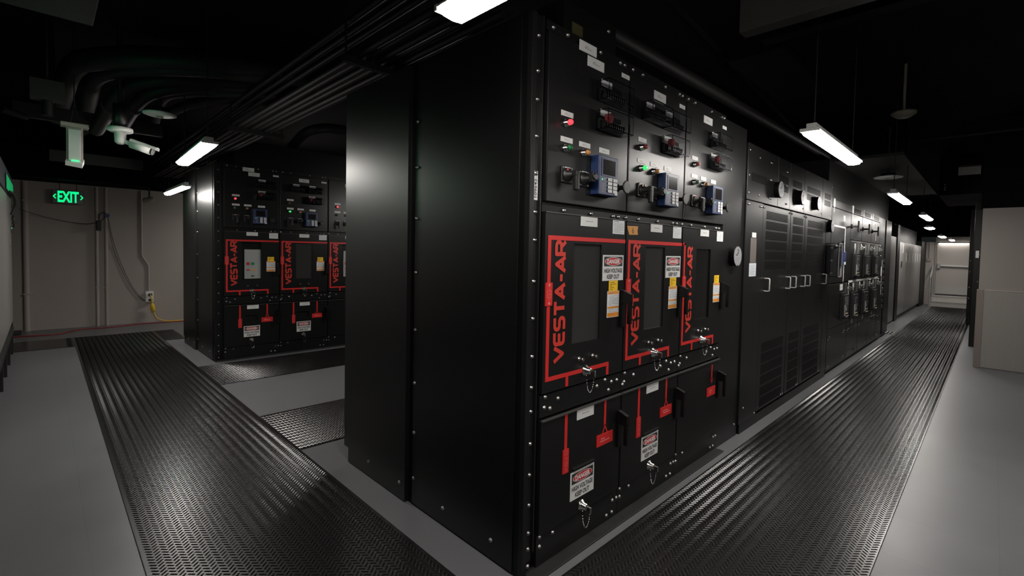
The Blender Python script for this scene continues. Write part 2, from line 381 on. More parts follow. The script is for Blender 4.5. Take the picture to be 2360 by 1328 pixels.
def relay_mesh():
    b = MB().box(0, .165, -.05, 0, 0, .19, 0, .003)
    y = -.0505
    b.quad((.006, y, .006), (.159, y, .006), (.159, y, .184), (.006, y, .184), 1)
    b.box(.022, .143, -.053, -.05, .092, .178, 0); b.quad((.03, -.0535, .098), (.135, -.0535, .098), (.135, -.0535, .172), (.03, -.0535, .172), 2)
    for i in range(2):
        for j in range(4):
            x = .078+i*.044; z = .07-j*.0185
            b.box(x, x+.03, -.0545, -.0505, z, z+.0145, 3); b.lines(x+.006, x+.024, z+.005, z+.01, 1, -.0547, 4, .6, j)
            b.disc(x-.007, z+.007, .0045, .0055, -.0512, 2, 10)
    for j in range(5): b.quad((.03, -.0508, .014+j*.009), (.045, -.0508, .014+j*.009), (.045, -.0508, .017+j*.009), (.03, -.0508, .017+j*.009), 4)
    b.disc(.028, .074, .004, .004, -.0515, 5, 10); b.disc(.046, .078, .0035, .0035, -.0515, 3, 10)
    b.box(.135, .157, -.053, -.0505, .006, .024, 3)
    return b.mesh('protective_relay', [BLUE, BLUED, SCREEN, WHITEP, GREYINK, GLED])
RELAY = relay_mesh()
def sw_mesh(kind):
    b = MB().box(-.038, .038, -.01, 0, -.038, .038, 0, .004)
    b.lathe([(.008, .033), (.016, .031), (.018, .02), (.045, .012)], (0, 0, 0), (0, -1, 0), 0, 20)
    for sx, sz in ((-1, -1), (1, -1), (-1, 1), (1, 1)): b.lathe([(.009, .004), (.012, .003)], (sx*.031, 0, sz*.031), (0, -1, 0), 2, 6)
    b.quad((-.02, -.0105, .030), (.02, -.0105, .030), (.02, -.0105, .035), (-.02, -.0105, .035), 3)
    if kind == 'pistol':
        b.box(-.012, .014, -.075, -.04, -.012, .014, 0, .005); b.box(-.011, .013, -.075, -.052, -.075, .012, 0, .006); b.disc(-.008, .023, .006, .006, -.0185, 1, 12)
    else:
        b.box(-.008, .008, -.07, -.04, -.02, .028, 0, .005); b.lathe([(.068, .014), (.074, .018), (.08, .014)], (0, 0, .004), (0, -1, 0), 0, 16)
    return b.mesh('control_switch', [EDGE, SIGNRED, STEEL, WHITEP])
SWP = sw_mesh('pistol'); SWO = sw_mesh('oval')
KNOB = MB().lathe([(0, .02), (.012, .02), (.02, .012), (.05, .012), (.058, .03), (.064, .034), (.068, .03)], (0, 0, 0), (0, -1, 0), 0, 20).mesh('selector_knob', [EDGE])
def testblock(red):
    b = MB().box(-.1, .1, -.02, 0, -.042, .012, 0, .003)
    for i in range(10): b.box(-.088+i*.0185, -.08+i*.0185, -.04, -.02, -.034, -.002, 0); b.box(-.087+i*.0185, -.081+i*.0185, -.041, -.039, -.026, -.018, 1)
    b.box(-.1, .1, -.022, -.02, .004, .008, 1)
    if red: b.lathe([(.03, .026), (.05, .024), (.056, .012)], (-.055, 0, .012), (0, -1, 0), 2, 16)
    return b.mesh('test_switch', [EDGE, mat('dull_steel', (.25, .25, .24), .4, .9), REDOFF])
TB = {0: testblock(0), 1: testblock(1)}
def cover_mesh():
    b = MB(); x, z, d, t = .112, .047, .075, .0035
    b.box(-x, x, -d, -d+t, -z, z); b.box(-x, -x+t, -d, 0, -z, z); b.box(x-t, x, -d, 0, -z, z); b.box(-x, x, -d, 0, -z, -z+t); b.box(-x, x, -d, 0, z-t, z)
    return b.mesh('clear_cover', CLEAR)
COVER = cover_mesh()
def testswitch(parent, x, z, red=0):
    o = link('test_switch', TB[red], parent, (x, 0, z), 'test switch with red target' if red else None)
    link('clear_cover', COVER, parent, (x, 0, z))
def handle_mesh(h=.18):
    b = MB().box(-.015, .015, -.012, 0, -.02, h, 0, .003)
    b.add([(-.012, -.01, h), (.012, -.01, h), (-.012, -.062, h-.02), (.012, -.062, h-.02), (-.012, -.01, h-.07), (.012, -.01, h-.07), (-.012, -.062, h-.075), (.012, -.062, h-.075)],
          [(0, 1, 3, 2), (2, 3, 7, 6), (0, 2, 6, 4), (1, 5, 7, 3), (4, 6, 7, 5), (0, 4, 5, 1)])
    b.box(-.011, .011, -.062, -.042, 0, h-.06, 0, .003)
    return b.mesh('door_handle', BLKF)
HANDLE = handle_mesh()
def lock_mesh():
    b = MB().lathe([(0, .027), (.004, .027), (.006, .02), (.014, .02), (.016, .016), (.034, .016), (.036, .012)], (0, 0, 0), (0, -1, 0), 0, 24)
    b.box(-.006, .006, -.062, -.034, -.022, .008, 0, .002)
    for i in range(21):
        a = math.pi*i/20; x = -.018*math.cos(a)+.004; z = -.02-.085*math.sin(a)**.7; y = -.02-.018*i/20
        b.lathe([(-.003, .0008), (-.0015, .0028), (.0015, .0028), (.003, .0008)], (x, y, z), (0, 0, 1), 0, 6)
    return b.mesh('key_lock', CHROME)
LOCK = lock_mesh()
STUD = MB().lathe([(0, .011), (.004, .011), (.006, .006), (.02, .006), (.022, .009), (.03, .009)], (0, 0, 0), (0, -1, 0), 0, 14).mesh('stud', STEEL)

# ------------------------------------------------------------------ red-lined high-voltage cabinets
def hv_section(x0, y0, idx, row, label, group, side=False):
    """one cabinet section; local x 0..0.652, doors' faces on y = 0, body behind"""
    W = .652; far = row == 'far'
    t = thing('switchgear_cabinet', (x0, y0, 0), label, 'electrical cabinet', group)
    xl = -.1 if side else 0
    D = 1.64
    body = MB().box(xl, W, .03, D, .09, 2.47).box(xl, W, .03, D-.05, 0, .09)
    body.box(xl+.08, W, .025, .05, .69, .8)
    body.build('frame', BLKF, t)
    if side:
        s = MB().box(-.106, -.1, .06, .88, .012, 2.468, bev=.0015).build('side_panel', BLKS, t)
        for yy in (.2, .58): link('bolt', BOLTX, s, (-.106, yy, .1))
        s2 = MB().box(-.125, -.1, 1.64, 1.70, .1, 2.468).box(-.125, -.1, .925, 1.64, .006, 2.468).build('side_panel', BLKS, t, label='rear side panel')
        for zz in (.16, .42, .7, 1.0, 1.32, 1.62, 1.9, 2.15): link('bolt', BOLTX, s, (-.106, .862, zz))
        for yy in (.98, 1.35): link('bolt', BOLTX, s2, (-.125, yy, .1))
        post = MB().box(-.1, -.072, -.0, .03, 0, 2.468, bev=.002).box(-.072, -.035, .012, .03, .06, 2.468).box(-.035, -.027, .0, .03, .1, 2.468, bev=.001).build('corner_post', BLK, t)
        bolts(post, [(-.053, z) for z in (2.38, 2.23, 2.108, 1.95, 1.79, 1.622, 1.5, 1.319, 1.155, .987, .849, .742, .597, .457, .32, .193, .12, .041)], .012, BOLTS if far else BOLT)
        if not far:
            lab = MB().plate(-.068, -.04, 1.675, 1.80, .0115, .001).text('109642-2', -.054, 1.738, .105, .016, .0095, 1, .015, math.pi/2)
            lab.build('serial_label', [PAPER, INK], post)
            MB().plate(-.026, -.012, 2.01, 2.075, .03, .002).build('strip_label', GREYINK, post)
            MB().plate(-.026, -.014, 1.72, 1.77, .03, .002).build('strip_label', GREYINK, post)
    fr = MB().box(.0, W, .02, .03, 1.63, 1.672).build('divider_strip', BLKF, t)
    bolts(fr, [(x, 1.645) for x in (-.03 if side else .02, .15, .36, .55, .6)], .02)
    br = MB().box(.0, W-.004, .008, .03, .7, .8).build('bolted_band', BLK, t)
    bolts(br, [(.035, .79), (.03, .742), (.125, .765), (.43, .765), (.5, .785), (.56, .765), (.535, .725), (.61, .765), (.015 if not side else .07, .73)], .008)
    bb = MB().box(0, W-.004, .01, .03, .012, .156).build('base_band', BLK, t)
    MB().box(xl, W, -.055, .03, 0, .009, bev=.002).build('base_plate', mat('dark_base_plate', (.02, .02, .02), .5, spec=.3), t)
    bolts(bb, [(.55, .04), (.60, .04), (.603, .105), (.64, .105), (.02, .145), (.02, .1)], .01)
    bolts(bb, [(.11, .13)], .01)
    # ---- top band with bolts
    tb = MB().box(0, W-.004, .012, .03, 2.425, 2.468).build('top_band', BLK, t)
    bolts(tb, [(.04, 2.447), (.14, 2.447), (.395, 2.447), (.57, 2.447), (.61, 2.447)], .012)
    # ---- instrument door
    d1 = MB().box(.005, W-.007, 0, .028, 1.675, 2.42, bev=.004).build('instrument_door', BLK, t)
    if idx == 0:
        nameplate(d1, .278, 2.424-.0, .133, .048); nameplate(d1, .343, 2.369, .133, .048); nameplate(d1, .604, 2.381, .072, .022)
        nameplate(d1, .437, 2.297, .088, .032); testswitch(d1, .465, 2.245, 0)
        nameplate(d1, .435, 2.15, .088, .032); testswitch(d1, .465, 2.102, 1)
    else:
        nameplate(d1, .315, 2.363, .135, .048); nameplate(d1, .59, 2.37, .072, .022)
        if idx == 1:
            nameplate(d1, .212, 2.29, .085, .03); testswitch(d1, .225, 2.24, 0)
        nameplate(d1, .43, 2.288, .085, .03); testswitch(d1, .455, 2.235, 0)
        nameplate(d1, .424, 2.142, .09, .03); testswitch(d1, .45, 2.095, 1)
    nameplate(d1, .135, 2.083, .085, .024); nameplate(d1, .135, 1.966, .085, .024); nameplate(d1, .27, 1.966, .085, .024); nameplate(d1, .43, 1.963, .085, .026)
    k = {0: ('red_lit', 'green'), 1: ('red', 'green_lit'), 2: ('red_lit' if far else 'redp', 'green' if far else 'greenp')}[idx]
    button(d1, k[0], .124, 2.04); button(d1, k[1], .124, 1.925); button(d1, 'amber', .258, 1.925)
    link('protective_relay', RELAY, d1, (.322, 0, 1.735), 'dark blue relay with keypad')
    link('control_switch', SWP, d1, (.135, 0, 1.806), 'switch with pistol grip'); link('control_switch', SWO, d1, (.262, 0, 1.803)); link('selector_knob', KNOB, d1, (.545, 0, 1.79))
    # ---- middle door
    wx0, wx1, wz0, wz1 = .208, .43, 1.012, 1.492
    d2 = MB()
    for bx in ((.005, wx0, .81, 1.63), (wx1, W-.007, .81, 1.63), (wx0, wx1, .81, wz0), (wx0, wx1, wz1, 1.63)): d2.box(bx[0], bx[1], 0, .022, bx[2], bx[3])
    d2.box(.005, W-.007, -.004, .002, 1.6255, 1.6305, 1)
    if far and idx != 1: d2.box(wx0-.01, wx1+.01, .2, .21, wz0-.02, wz1+.02)
    d2 = d2.build('breaker_door', [BLK, RIM], t)
    win = MB().box(wx0, wx1, .01, .014, wz0, wz1)
    if not far or idx == 1:
        win = win.build('window', GLASSD if idx < 2 else mat('glossy_window', (.006, .006, .006), .03, spec=.9), d2)
    else:
        brk = MB().box(wx0+.03, wx1-.002, .022, .04, wz0+.01, wz1-.09, 0, .004)
        for px, pz, m in ((.26, 1.2, 1), (.315, 1.2, 2), (.26, 1.13, 1), (.315, 1.13, 3), (.315, 1.05, 4)): brk.box(px, px+.035 if m != 3 else px+.05, .018, .023, pz, pz+(.035 if pz > 1.15 else .015), m)
        brk.build('breaker_face', [GREYM, SIGNRED, mat('push_green', (.01, .2, .06), .5), ORANGE, INK], d2, label='light grey breaker face behind the window')
    if True:
        r = MB(); e = 0 if idx == 2 and not far else 1
        r.plate(.024, .044, .862, 1.525, 0, .002)
        if e: r.plate(.044, W-.008, 1.505, 1.525, 0, .002)
        else: r.plate(.012, .044, 1.513, 1.527, 0, .002)
        r.plate(.044, .518, .862, .881, 0, .002); r.plate(.498, .518, .815, .862, 0, .002); r.plate(.168, .187, .815, .862, 0, .002)
        r.build('red_mimic_line', RED, d2)
        tg = MB().plate(.012, .056, 1.208, 1.312, 0, .005); y = -.0054
        for z0 in (1.213, 1.296): tg.quad((.028, y, z0), (.040, y, z0), (.040, y, z0+.011), (.028, y, z0+.011), 1)
        tg.ribbon([(.023, 1.245), (.045, 1.245), (.045, 1.275), (.023, 1.275), (.023, 1.245)], .0018, y); tg.ribbon([(.034, 1.228), (.034, 1.245)], .0015, y); tg.ribbon([(.034, 1.275), (.034, 1.292)], .0015, y); tg.ribbon([(.029, 1.255), (.039, 1.26), (.029, 1.265)], .0015, y)
        tg.build('red_tag', [RED, PINK], d2)
    link('brand_lettering', VESTA, d2, (.113, -.0012, 1.222))
    nameplate(d2, .321, 1.603, .133, .048, txt=('52-A', '52-T', '52-C')[idx] if False else None, n=1)
    link('paper_notice', PAPERM, d2, (.578, 0, 1.588))
    if not far and idx < 2: link('danger_sign', DANGERM, d2, (.537, 0, 1.374))
    link('yellow_label', YEL, d2, (.543, 0, 1.279)); link('warning_label', WARN, d2, (.545, 0, 1.183))
    link('door_handle', HANDLE, d2, (.626, 0, 1.075))
    if not far and idx == 1:
        tp = MB().add([(.008, -.001, 1.60), (.118, -.001, 1.603), (.113, -.001, 1.575), (.119, -.001, 1.556), (.03, -.001, 1.553), (.018, -.001, 1.575)], [(0, 1, 2, 3, 4, 5)]).text('6', .066, 1.578, .018, .034, -.0016, 1)
        tp.build('orange_tape', [TAPE, INK], d2, label='orange tape with a handwritten 6')
    link('stud', STUD, d2, (.265, 0, .933)); link('stud', STUD, d2, (.375, 0, .933)); link('key_lock', LOCK, d2, (.32, 0, .868))
    # ---- lower door
    d3 = MB()
    if far and idx < 2:
        for bx in ((.005, .24, .16, .688), (.385, W-.007, .16, .688), (.24, .385, .16, .475), (.24, .385, .548, .688)): d3.box(bx[0], bx[1], 0, .026, bx[2], bx[3])
        d3.box(.24, .385, .018, .026, .475, .548)
    else: d3.box(.005, W-.007, 0, .026, .16, .688, 0, .003)
    d3.box(.005, W-.007, -.010, .004, .683, .689, 1)
    d3 = d3.build('lower_door', [BLK, RIM], t)
    full = not (idx == 2)
    if full:
        nameplate(d3, .33, .655, .136, .05, n=1)
        r = MB().plate(.171, .190, .505, .684, 0, .002).plate(.491, .508, .545, .684, 0, .002)
        r.ribbon([(.478, .508), (.4995, .548), (.521, .508)], .009, -.002, 0).build('red_mimic_line', RED, d3)
        tg = MB().plate(.16, .202, .395, .51, 0, .005)
        for i, g in enumerate(((.0,), (.0,), (1,), (.0,))): tg.ribbon([(.174, .405+i*.027), (.181, .42+i*.027), (.188, .405+i*.027)] if i % 2 == 0 else [(.172, .405+i*.027), (.19, .405+i*.027), (.19, .42+i*.027), (.172, .42+i*.027), (.172, .405+i*.027)], .0018, -.0055)
        tg.build('red_tag', [RED, PINK], d3)
        MB().plate(.43, .57, .448, .507, 0, .005).lines(.455, .545, .465, .49, 2, -.0055, 1, .5, idx).build('red_tag', [RED, PINK], d3)
        link('danger_sign', DANGER, d3, (.318, 0, .308 if not far else .34))
        if not far: MB().box(.235, .41, -.012, 0, .392, .398).build('ledge', EDGE, d3)
        link('key_lock', LOCK, d3, (.315, 0, .19 if not far else .225))
    elif not far:
        r = MB().plate(.512, .526, .545, .66, 0, .002); r.add([(.497, -.002, .56), (.519, -.002, .525), (.541, -.002, .56)], [(0, 1, 2)]); r.build('red_mimic_line', RED, d3)
        MB().plate(.445, .58, .438, .5, 0, .004).lines(.475, .55, .455, .483, 2, -.0045, 1, .5, 7).build('red_tag', [RED, PINK], d3)
    link('door_handle', HANDLE, d3, (.626, 0, .42))
    return t
GN = 'red-lined switchgear cabinets of the near row'; GF = 'red-lined switchgear cabinets of the far row'
hv_section(.04, 0, 0, 'near', 'nearest black switchgear cabinet at the row corner with the 109642-2 strip', GN, True)
hv_section(.692, 0, 1, 'near', 'black switchgear cabinet of the near row with orange tape marked 6', GN)
hv_section(1.344, 0, 2, 'near', 'black switchgear cabinet of the near row without danger signs, beside the blank panel', GN)
hv_section(.06, 5.43, 0, 'far', 'corner black switchgear cabinet of the far row with lit red lamp and grey breaker', GF, True)
hv_section(.712, 5.43, 1, 'far', 'middle black switchgear cabinet of the far row with lit green lamp', GF)
hv_section(1.364, 5.43, 2, 'far', 'black switchgear cabinet of the far row, half hidden by the near row', GF)
# exhaust plenums on top of the rows
pl = MB().box(.2, .62, .05, .7, 2.47, 2.64, bev=.004).build('exhaust_plenum', BLKF); tag(pl, 'black exhaust plenum box on top of the near cabinets', 'duct')
py_ = MB().plate(.255, .335, 2.475, 2.545, .05, .002).build('yellow_tag', mat('dull_yellow', (.035, .032, .004), .6), pl)
bolts(pl, [(.55, 2.6)], .05)
pl = MB().box(.2, 2.0, 5.5, 6.2, 2.471, 2.8, bev=.004).build('exhaust_plenum', BLKF); tag(pl, 'black exhaust plenum box on top of the far cabinets', 'duct')

# ------------------------------------------------------------------ blank panel, vented transformer enclosure
def placard(parent, x, z, y=0, r=.077):
    b = MB().lathe([(0, r*.95), (.035, r*.95), (.037, r), (.045, r)], (0, 0, 0), (0, -1, 0), 0, 28).disc(0, 0, r*.97, r*.97, -.0455, 1, 28)
    b.ribbon([(-.01, .052), (.012, .046), (.008, .03), (-.006, .022), (.008, .018)], .009, -.0462, 2)
    b.lines(-.045, .045, .004, .016, 1, -.0462, 2, .8, 1); b.lines(-.045, .045, -.04, -.008, 3, -.0462, 3, .5, 2)
    b.box(-.008, .008, -.047, -.03, -r*1.02, -r*.86, 0)
    return b.build('round_placard', [EDGE, mat('placard_silver', (.3, .3, .32), .4, .3), INK, GREYINK], parent, (x, y, z), 'round silver placard on a black ring')
def vent(b, x0, x1, z0, z1, n, y=0, m=1):
    dz = (z1-z0)/n
    for i in range(n): b.box(x0, x1, y-.0015, y, z0+dz*(i+.22), z0+dz*(i+.78), m)
t = thing('filler_cabinet', (1.996, 0, 0), 'plain black blank cabinet section with one round silver placard at mid height', 'electrical cabinet')
MB().box(0, .41, .012, 1.8, .0, 2.45, bev=.003).build('front_panel', BLK, t); placard(t, .19, 1.447, .012)
bolts(t, [(.35, .1)], .012)
t = thing('transformer_enclosure', (2.41, 0, 0), 'wide black vented transformer enclosure with three louvred doors and pull handles', 'electrical cabinet')
X0 = 2.41
def lx(x): return x-X0
MB().box(0, lx(5.19), .03, 1.8, .08, 2.36).box(.02, lx(5.17), .0, 1.75, 0, .08).build('frame', BLKF, t)
lp = MB().box(.004, lx(2.80), 0, .03, .08, 1.90, bev=.003).build('side_panel', BLK, t)
nameplate(lp, lx(2.605), 1.625, .09, .04, n=0)
MB().plate(lx(2.53), lx(2.665), 1.395, 1.60, 0, .002).build('instruction_plate', mat('grey_brown_plate', (.17, .15, .14), .35, .3), lp, label='tall grey plate')
MB().plate(lx(2.52), lx(2.675), 1.283, 1.392, 0, .002).lines(lx(2.54), lx(2.655), 1.295, 1.38, 7, -.0024, 1, .3, 3).build('data_label', [mat('pale_blue_paper', (.5, .54, .58), .6), GREYINK], lp)
bolts(lp, [(lx(2.47), 1.87), (lx(2.75), 1.87), (lx(2.76), .1), (lx(2.5), .2)])
for a, c, (v0, v1) in ((2.80, 3.565, (2.89, 3.48)), (3.58, 4.065, (3.66, 4.0)), (4.08, 4.93, (4.18, 4.80))):
    b = MB().box(lx(a), lx(c), 0, .03, .1, 1.895, 0, .003)
    for k in range(6): vent(b, lx(v0), lx(v1), 1.335+k*.088, 1.335+k*.088+.072, 6); vent(b, lx(v0), lx(v1), .12+k*.098, .12+k*.098+.082, 6)
    d = b.build('louvred_door', [BLK, mat('louvre_shadow_gap', (.0025, .0025, .0025), .9, spec=.1)], t)
    for hx in (a+.10, c-.07):
        MB().tube([(0, 0, -.055), (0, -.035, -.055), (0, -.042, -.048), (0, -.042, .048), (0, -.035, .055), (0, 0, .055)], .0065, n=10).build('pull_handle', SATIN, d, (lx(hx), 0, 1.203))
    bolts(d, [(lx(a+.03), 1.872), (lx(c-.03), 1.872), (lx(c-.05), .12), (lx(c-.1), .12)])
MB().box(lx(4.945), lx(5.185), 0, .03, .08, 1.895, bev=.003).build('side_panel', BLK, t)
up = MB()
for a, c in ((2.415, 3.16), (3.165, 3.52), (3.525, 4.0), (4.005, 4.72), (4.725, 5.185)): up.box(lx(a), lx(c), 0, .03, 1.905, 2.355, 0, .003)
vent(up, lx(2.5), lx(2.86), 2.06, 2.13, 6)
for a, c in ((3.2, 3.46), (3.6, 3.9), (4.1, 4.62), (4.82, 5.1)): vent(up, lx(a), lx(c), 2.055, 2.12, 6); vent(up, lx(a), lx(c), 2.135, 2.2, 6)
up = up.build('upper_panel', [BLK, MATS['louvre_shadow_gap']], t)
for x, z in ((3.11, 2.05), (3.80, 2.045), (4.41, 2.04), (5.05, 1.825)): placard(t, lx(x), z, 0, .074)
bolts(up, [(lx(x), z) for x, z in ((2.45, 2.3), (2.45, 2.1), (2.45, 1.96), (2.68, 1.96), (2.68, 2.27), (2.95, 2.27), (2.98, 2.27), (2.95, 2.12), (2.98, 2.12), (2.95, 1.96), (2.98, 1.96), (3.4, 2.25), (3.43, 2.25), (3.4, 2.12), (3.43, 2.12), (3.4, 1.95), (3.43, 1.95), (3.97, 1.95), (4.69, 1.95), (5.15, 1.96), (5.15, 2.15), (5.15, 2.3))], 0, BOLTS)
b = MB()
x0, x1, z0, z1, d = lx(4.97), lx(5.16), 1.225, 1.625, .13
for q in ((x0, x1, -d, -d+.006, z0, z1), (x0, x0+.005, -d, 0, z0, z1), (x1-.005, x1, -d, 0, z0, z1), (x0, x1, -d, 0, z0, z0+.005), (x0, x1, -d, 0, z1-.005, z1)): b.box(*q)
mb = b.build('clear_meter_cover', CLEAR, t)
b = MB()
for xx in (x0, x1-.012):
    b.box(xx, xx+.012, -d-.006, -d+.004, z0, z1)
for zz in (z0, z1-.012): b.box(x0, x1, -d-.006, -d+.004, zz, zz+.012)
for zz in (1.27, 1.42, 1.57): b.lathe([(-.01, .012), (.012, .012)], (x0+.02, -.06, zz), (1, 0, 0), 0, 10)
b.build('cover_frame', mat('grey_acrylic_edge', (.35, .36, .38), .3), mb)
MB().box(x0+.03, x1-.03, -.05, 0, z0+.03, z1-.03, bev=.004).build('meter', EDGE, mb)

# ------------------------------------------------------------------ low-voltage breaker columns
def breaker(parent, x, z, w_, h):
    b = MB().box(0, w_, -.018, 0, 0, h, 0, .004).box(.03, w_-.03, -.045, -.018, .03, h-.03, 1, .004)
    b.disc(w_*.5, h*.38, .03, .03, -.0458, 2, 14); b.box(w_*.3, w_*.75, -.052, -.045, h*.2, h*.23, 3); b.box(.04, .07, -.052, -.045, h*.15, h*.55, 2)
    b.lines(.06, w_-.06, h*.45, h*.85, 7, -.0458, 4, .3, int(x*10)); b.box(w_*.2, w_*.8, -.062, -.045, .03, h*.13, 1, .008)
    return b.build('circuit_breaker', [EDGE, mat('breaker_black', (.02, .02, .021), .35), mat('breaker_light_grey', (.3, .3, .3), .5), mat('breaker_amber', (.35, .3, .16), .5), GREYINK], parent, (x, 0, z))
def arrow(parent, x, z, h, up_=1):
    b = MB().plate(-.045, .045, -h*.5, 0, 0, .002) .add([(-.045, -.002, -h*.5), (.045, -.002, -h*.5), (.012, -.002, -h*.68), (-.012, -.002, -h*.68)], [(0, 1, 2, 3)]).plate(-.012, .012, -h, -h*.68, 0, .002)
    return b.build('white_arrow', WHITEP, parent, (x, 0, z))
def padlock(parent, x, z):
    b = MB().box(-.035, .035, -.05, -.02, -.03, .03, 0, .004).tube([(-.025, -.035, .03), (-.025, -.035, .06), (0, -.035, .075), (.025, -.035, .06), (.025, -.035, .03)], .006, n=6).box(-.06, -.04, -.02, 0, -.08, .08, 0)
    b.box(.04, .12, -.06, -.03, -.02, .02, 0, .006)
    return b.build('padlock', CHROME, parent, (x, 0, z))
HBAR = MB().lathe([(0, .03), (.01, .03), (.012, .013), (.07, .013)], (0, 0, 0), (0, -1, 0), 0, 12).box(-.012, .012, -.09, -.07, -.075, .075, 0, .005).mesh('door_handle', EDGE)
GL = 'low-voltage breaker cabinets beyond the vented enclosure'
cols = [(5.2, 6.28), (6.28, 7.06), (7.06, 7.83), (7.83, 8.6)]
labs = ['black low-voltage cabinet with blue display and one low breaker, beside the vented enclosure', 'black two-breaker cabinet right after the blue display cabinet',
        'black two-breaker cabinet in the middle of the breaker cabinets', 'black two-breaker cabinet farthest down the aisle, before the bolted end section']
LT = []
for i, (a, c) in enumerate(cols):
    W = c-a; t = thing('breaker_cabinet', (a, 0, 0), labs[i], 'electrical cabinet', GL); LT.append(t)
    MB().box(0, W-.003, .03, 1.8, 0, 2.17).build('frame', BLKF, t)
    b = MB().box(.004, W-.006, 0, .03, 2.075, 2.165, 0, .002)
    if i: vent(b, .12, W-.12, 2.085, 2.155, 5)
    top = b.build('upper_panel', [BLK, MATS['louvre_shadow_gap']], t)
    arrow(t, .1, 2.18, .17)
    if i == 0:
        d = MB().box(.004, W-.006, 0, .03, 1.135, 2.068, 0, .003).build('metering_door', BLK, t)
        nameplate(d, .66, 1.97, .1, .07, n=0); link('door_handle', HBAR, d, (.24, 0, 1.59))
        MB().box(.50, .72, -.03, 0, 1.36, 1.535, 0, .004).box(.52, .7, -.033, -.03, 1.43, 1.525, 1).box(.6, .68, -.035, -.03, 1.365, 1.40, 2).build('digital_display', [BLUE, mat('display_blue', (.03, .035, .12), .3), WHITEP], d, label='dark blue display unit')
        link('warning_label', WARN, d, (.6, 0, 1.275))
        d = MB().box(.004, W-.006, 0, .03, .57, 1.12, 0, .003).build('breaker_door', BLK, t)
        breaker(d, .63, .635, .33, .36); nameplate(d, .66, 1.065, .16, .08, n=1); padlock(d, .93, 1.04)
        MB().plate(.05, .76, 1.84, 1.86, 0, .003).plate(.735, .76, 1.135, 1.84, 0, .003).build('white_mimic_line', WHITEP, t)
    else:
        d = MB().box(.01, W-.01, 0, .03, 1.705, 2.068, 0, .003).build('upper_door', BLK, t); link('door_handle', HBAR, d, (.06, 0, 1.89))
        if i == 3: nameplate(d, .38, 2.0, .09, .06, n=0); nameplate(d, .38, 1.8, .09, .1, n=0)
        d = MB().box(.01, W-.01, 0, .03, 1.135, 1.695, 0, .003).build('breaker_door', BLK, t)
        breaker(d, .18, 1.17, .33, .35); arrow(d, .34, 1.66, .13); padlock(d, .6, 1.6)
        d = MB().box(.01, W-.01, 0, .03, .5, 1.12, 0, .003).build('breaker_door', BLK, t)
        breaker(d, .18, .59, .33, .38); arrow(d, .34, 1.10, .11); padlock(d, .6, 1.04)
        b = MB().plate(0, W-.003 if i < 3 else W, 1.112, 1.142, 0, .004)
        if i == 1: b.plate(0, .025, .63, 1.118, 0, .003)
        b.build('white_mimic_line', WHITEP, t)
        arrow(d, .34, .5+.02, .1).rotation_euler = (0, math.pi, 0)
    lo = MB().box(.006, W-.008, 0, .03, .06, .49 if i else .56, 0, .003).build('lower_panel', BLK, t)
    bolts(lo, [(.06, .44), (.12, .46), (W-.2, .44), (W-.14, .46), (.1, .1), (W-.2, .1), (W-.14, .11)])
t = thing('cabinet_end_section', (8.6, 0, 0), 'black end section with a column of white bolts, last of the breaker cabinets', 'electrical cabinet')
MB().box(0, 1.33, .03, 1.8, 0, 2.17).build('frame', BLKF, t)
d = MB().box(.006, .55, 0, .03, .06, 2.165, 0, .003).box(.72, 1.32, 0, .03, .06, 2.165, 0, .003).build('front_panel', BLK, t)
MB().plate(.36, .385, .81, 1.43, 0, .003).build('white_mimic_line', WHITEP, t); nameplate(t, .32, 1.23, .07, .16, n=0)
for k in range(9): MB().box(-.03, .03, -.03, 0, -.03, .03, bev=.006).build('hinge_pin', STEEL, t, (.62, .03, .58+k*.105))
bolts(d, [(.1, .12), (.2, .12), (.3, .2), (.3, .33), (.9, .2), (.1, .45), (.2, .45), (.2, 1.0), (.2, 1.5), (.2, 1.8)])

# ------------------------------------------------------------------ farther down the aisle
o = MB().box(10.95, 12.3, .2, 1.7, .03, .95, bev=.003).box(10.95, 12.3, .2, 1.7, .955, 1.96, bev=.003).build('grey_cabinet', GREYC); tag(o, 'plain grey steel cabinet standing just past the breaker cabinets', 'cabinet')
o = MB().box(12.35, 12.75, .18, 1.7, 0, 2.25).build('black_column', BLKF); tag(o, 'black column between the grey cabinet and the silver cabinets', 'column')
o = MB().box(12.77, 17.4, .3, 1.7, 1.88, 2.3).build('black_fascia', BLKF); tag(o, 'black fascia box above the row of silver cabinets', 'fascia')
sx = [12.76, 13.75, 14.45, 15.05, 15.65, 16.25, 16.85, 17.4]
sl = ['wide silver metal cabinet nearest in the silver row, with a small black latch'] + ['slim silver metal cabinet with label strips, part of the silver row']*6
for i in range(7):
    a, c = sx[i], sx[i+1]-.008
    t = thing('silver_cabinet', (a, .2, 0), sl[i], 'cabinet', 'slim silver cabinets down the right aisle' if i else None); W = c-a
    MB().box(0, W, .0, 1.4, .1, 1.87, bev=.004).build('body', SILV, t); MB().box(0, W, .02, 1.4, 0, .1).build('plinth', BLKF, t)
    d = MB().box(.01, W-.01, -.02, 0, .11, 1.86, bev=.004).build('door', SILV, t)
    if i == 0: MB().box(.3, .42, -.03, -.02, 1.25, 1.4).build('latch', EDGE, d); MB().box(.55, .62, -.024, -.02, 1.6, 1.84).build('label_strip', WHITEP, d)
    else: MB().box(.2, .3, -.024, -.02, 1.38, 1.62).build('label_strip', WHITEP, d); MB().box(.22, .28, -.024, -.02, 1.70, 1.84).build('label_strip', mat('dim_label', (.4, .4, .4), .5), d)
o = MB().box(17.42, 18.78, .17, 1.6, 0, 2.02).build('black_column', BLKF); tag(o, 'black column at the far end of the silver cabinets', 'column')
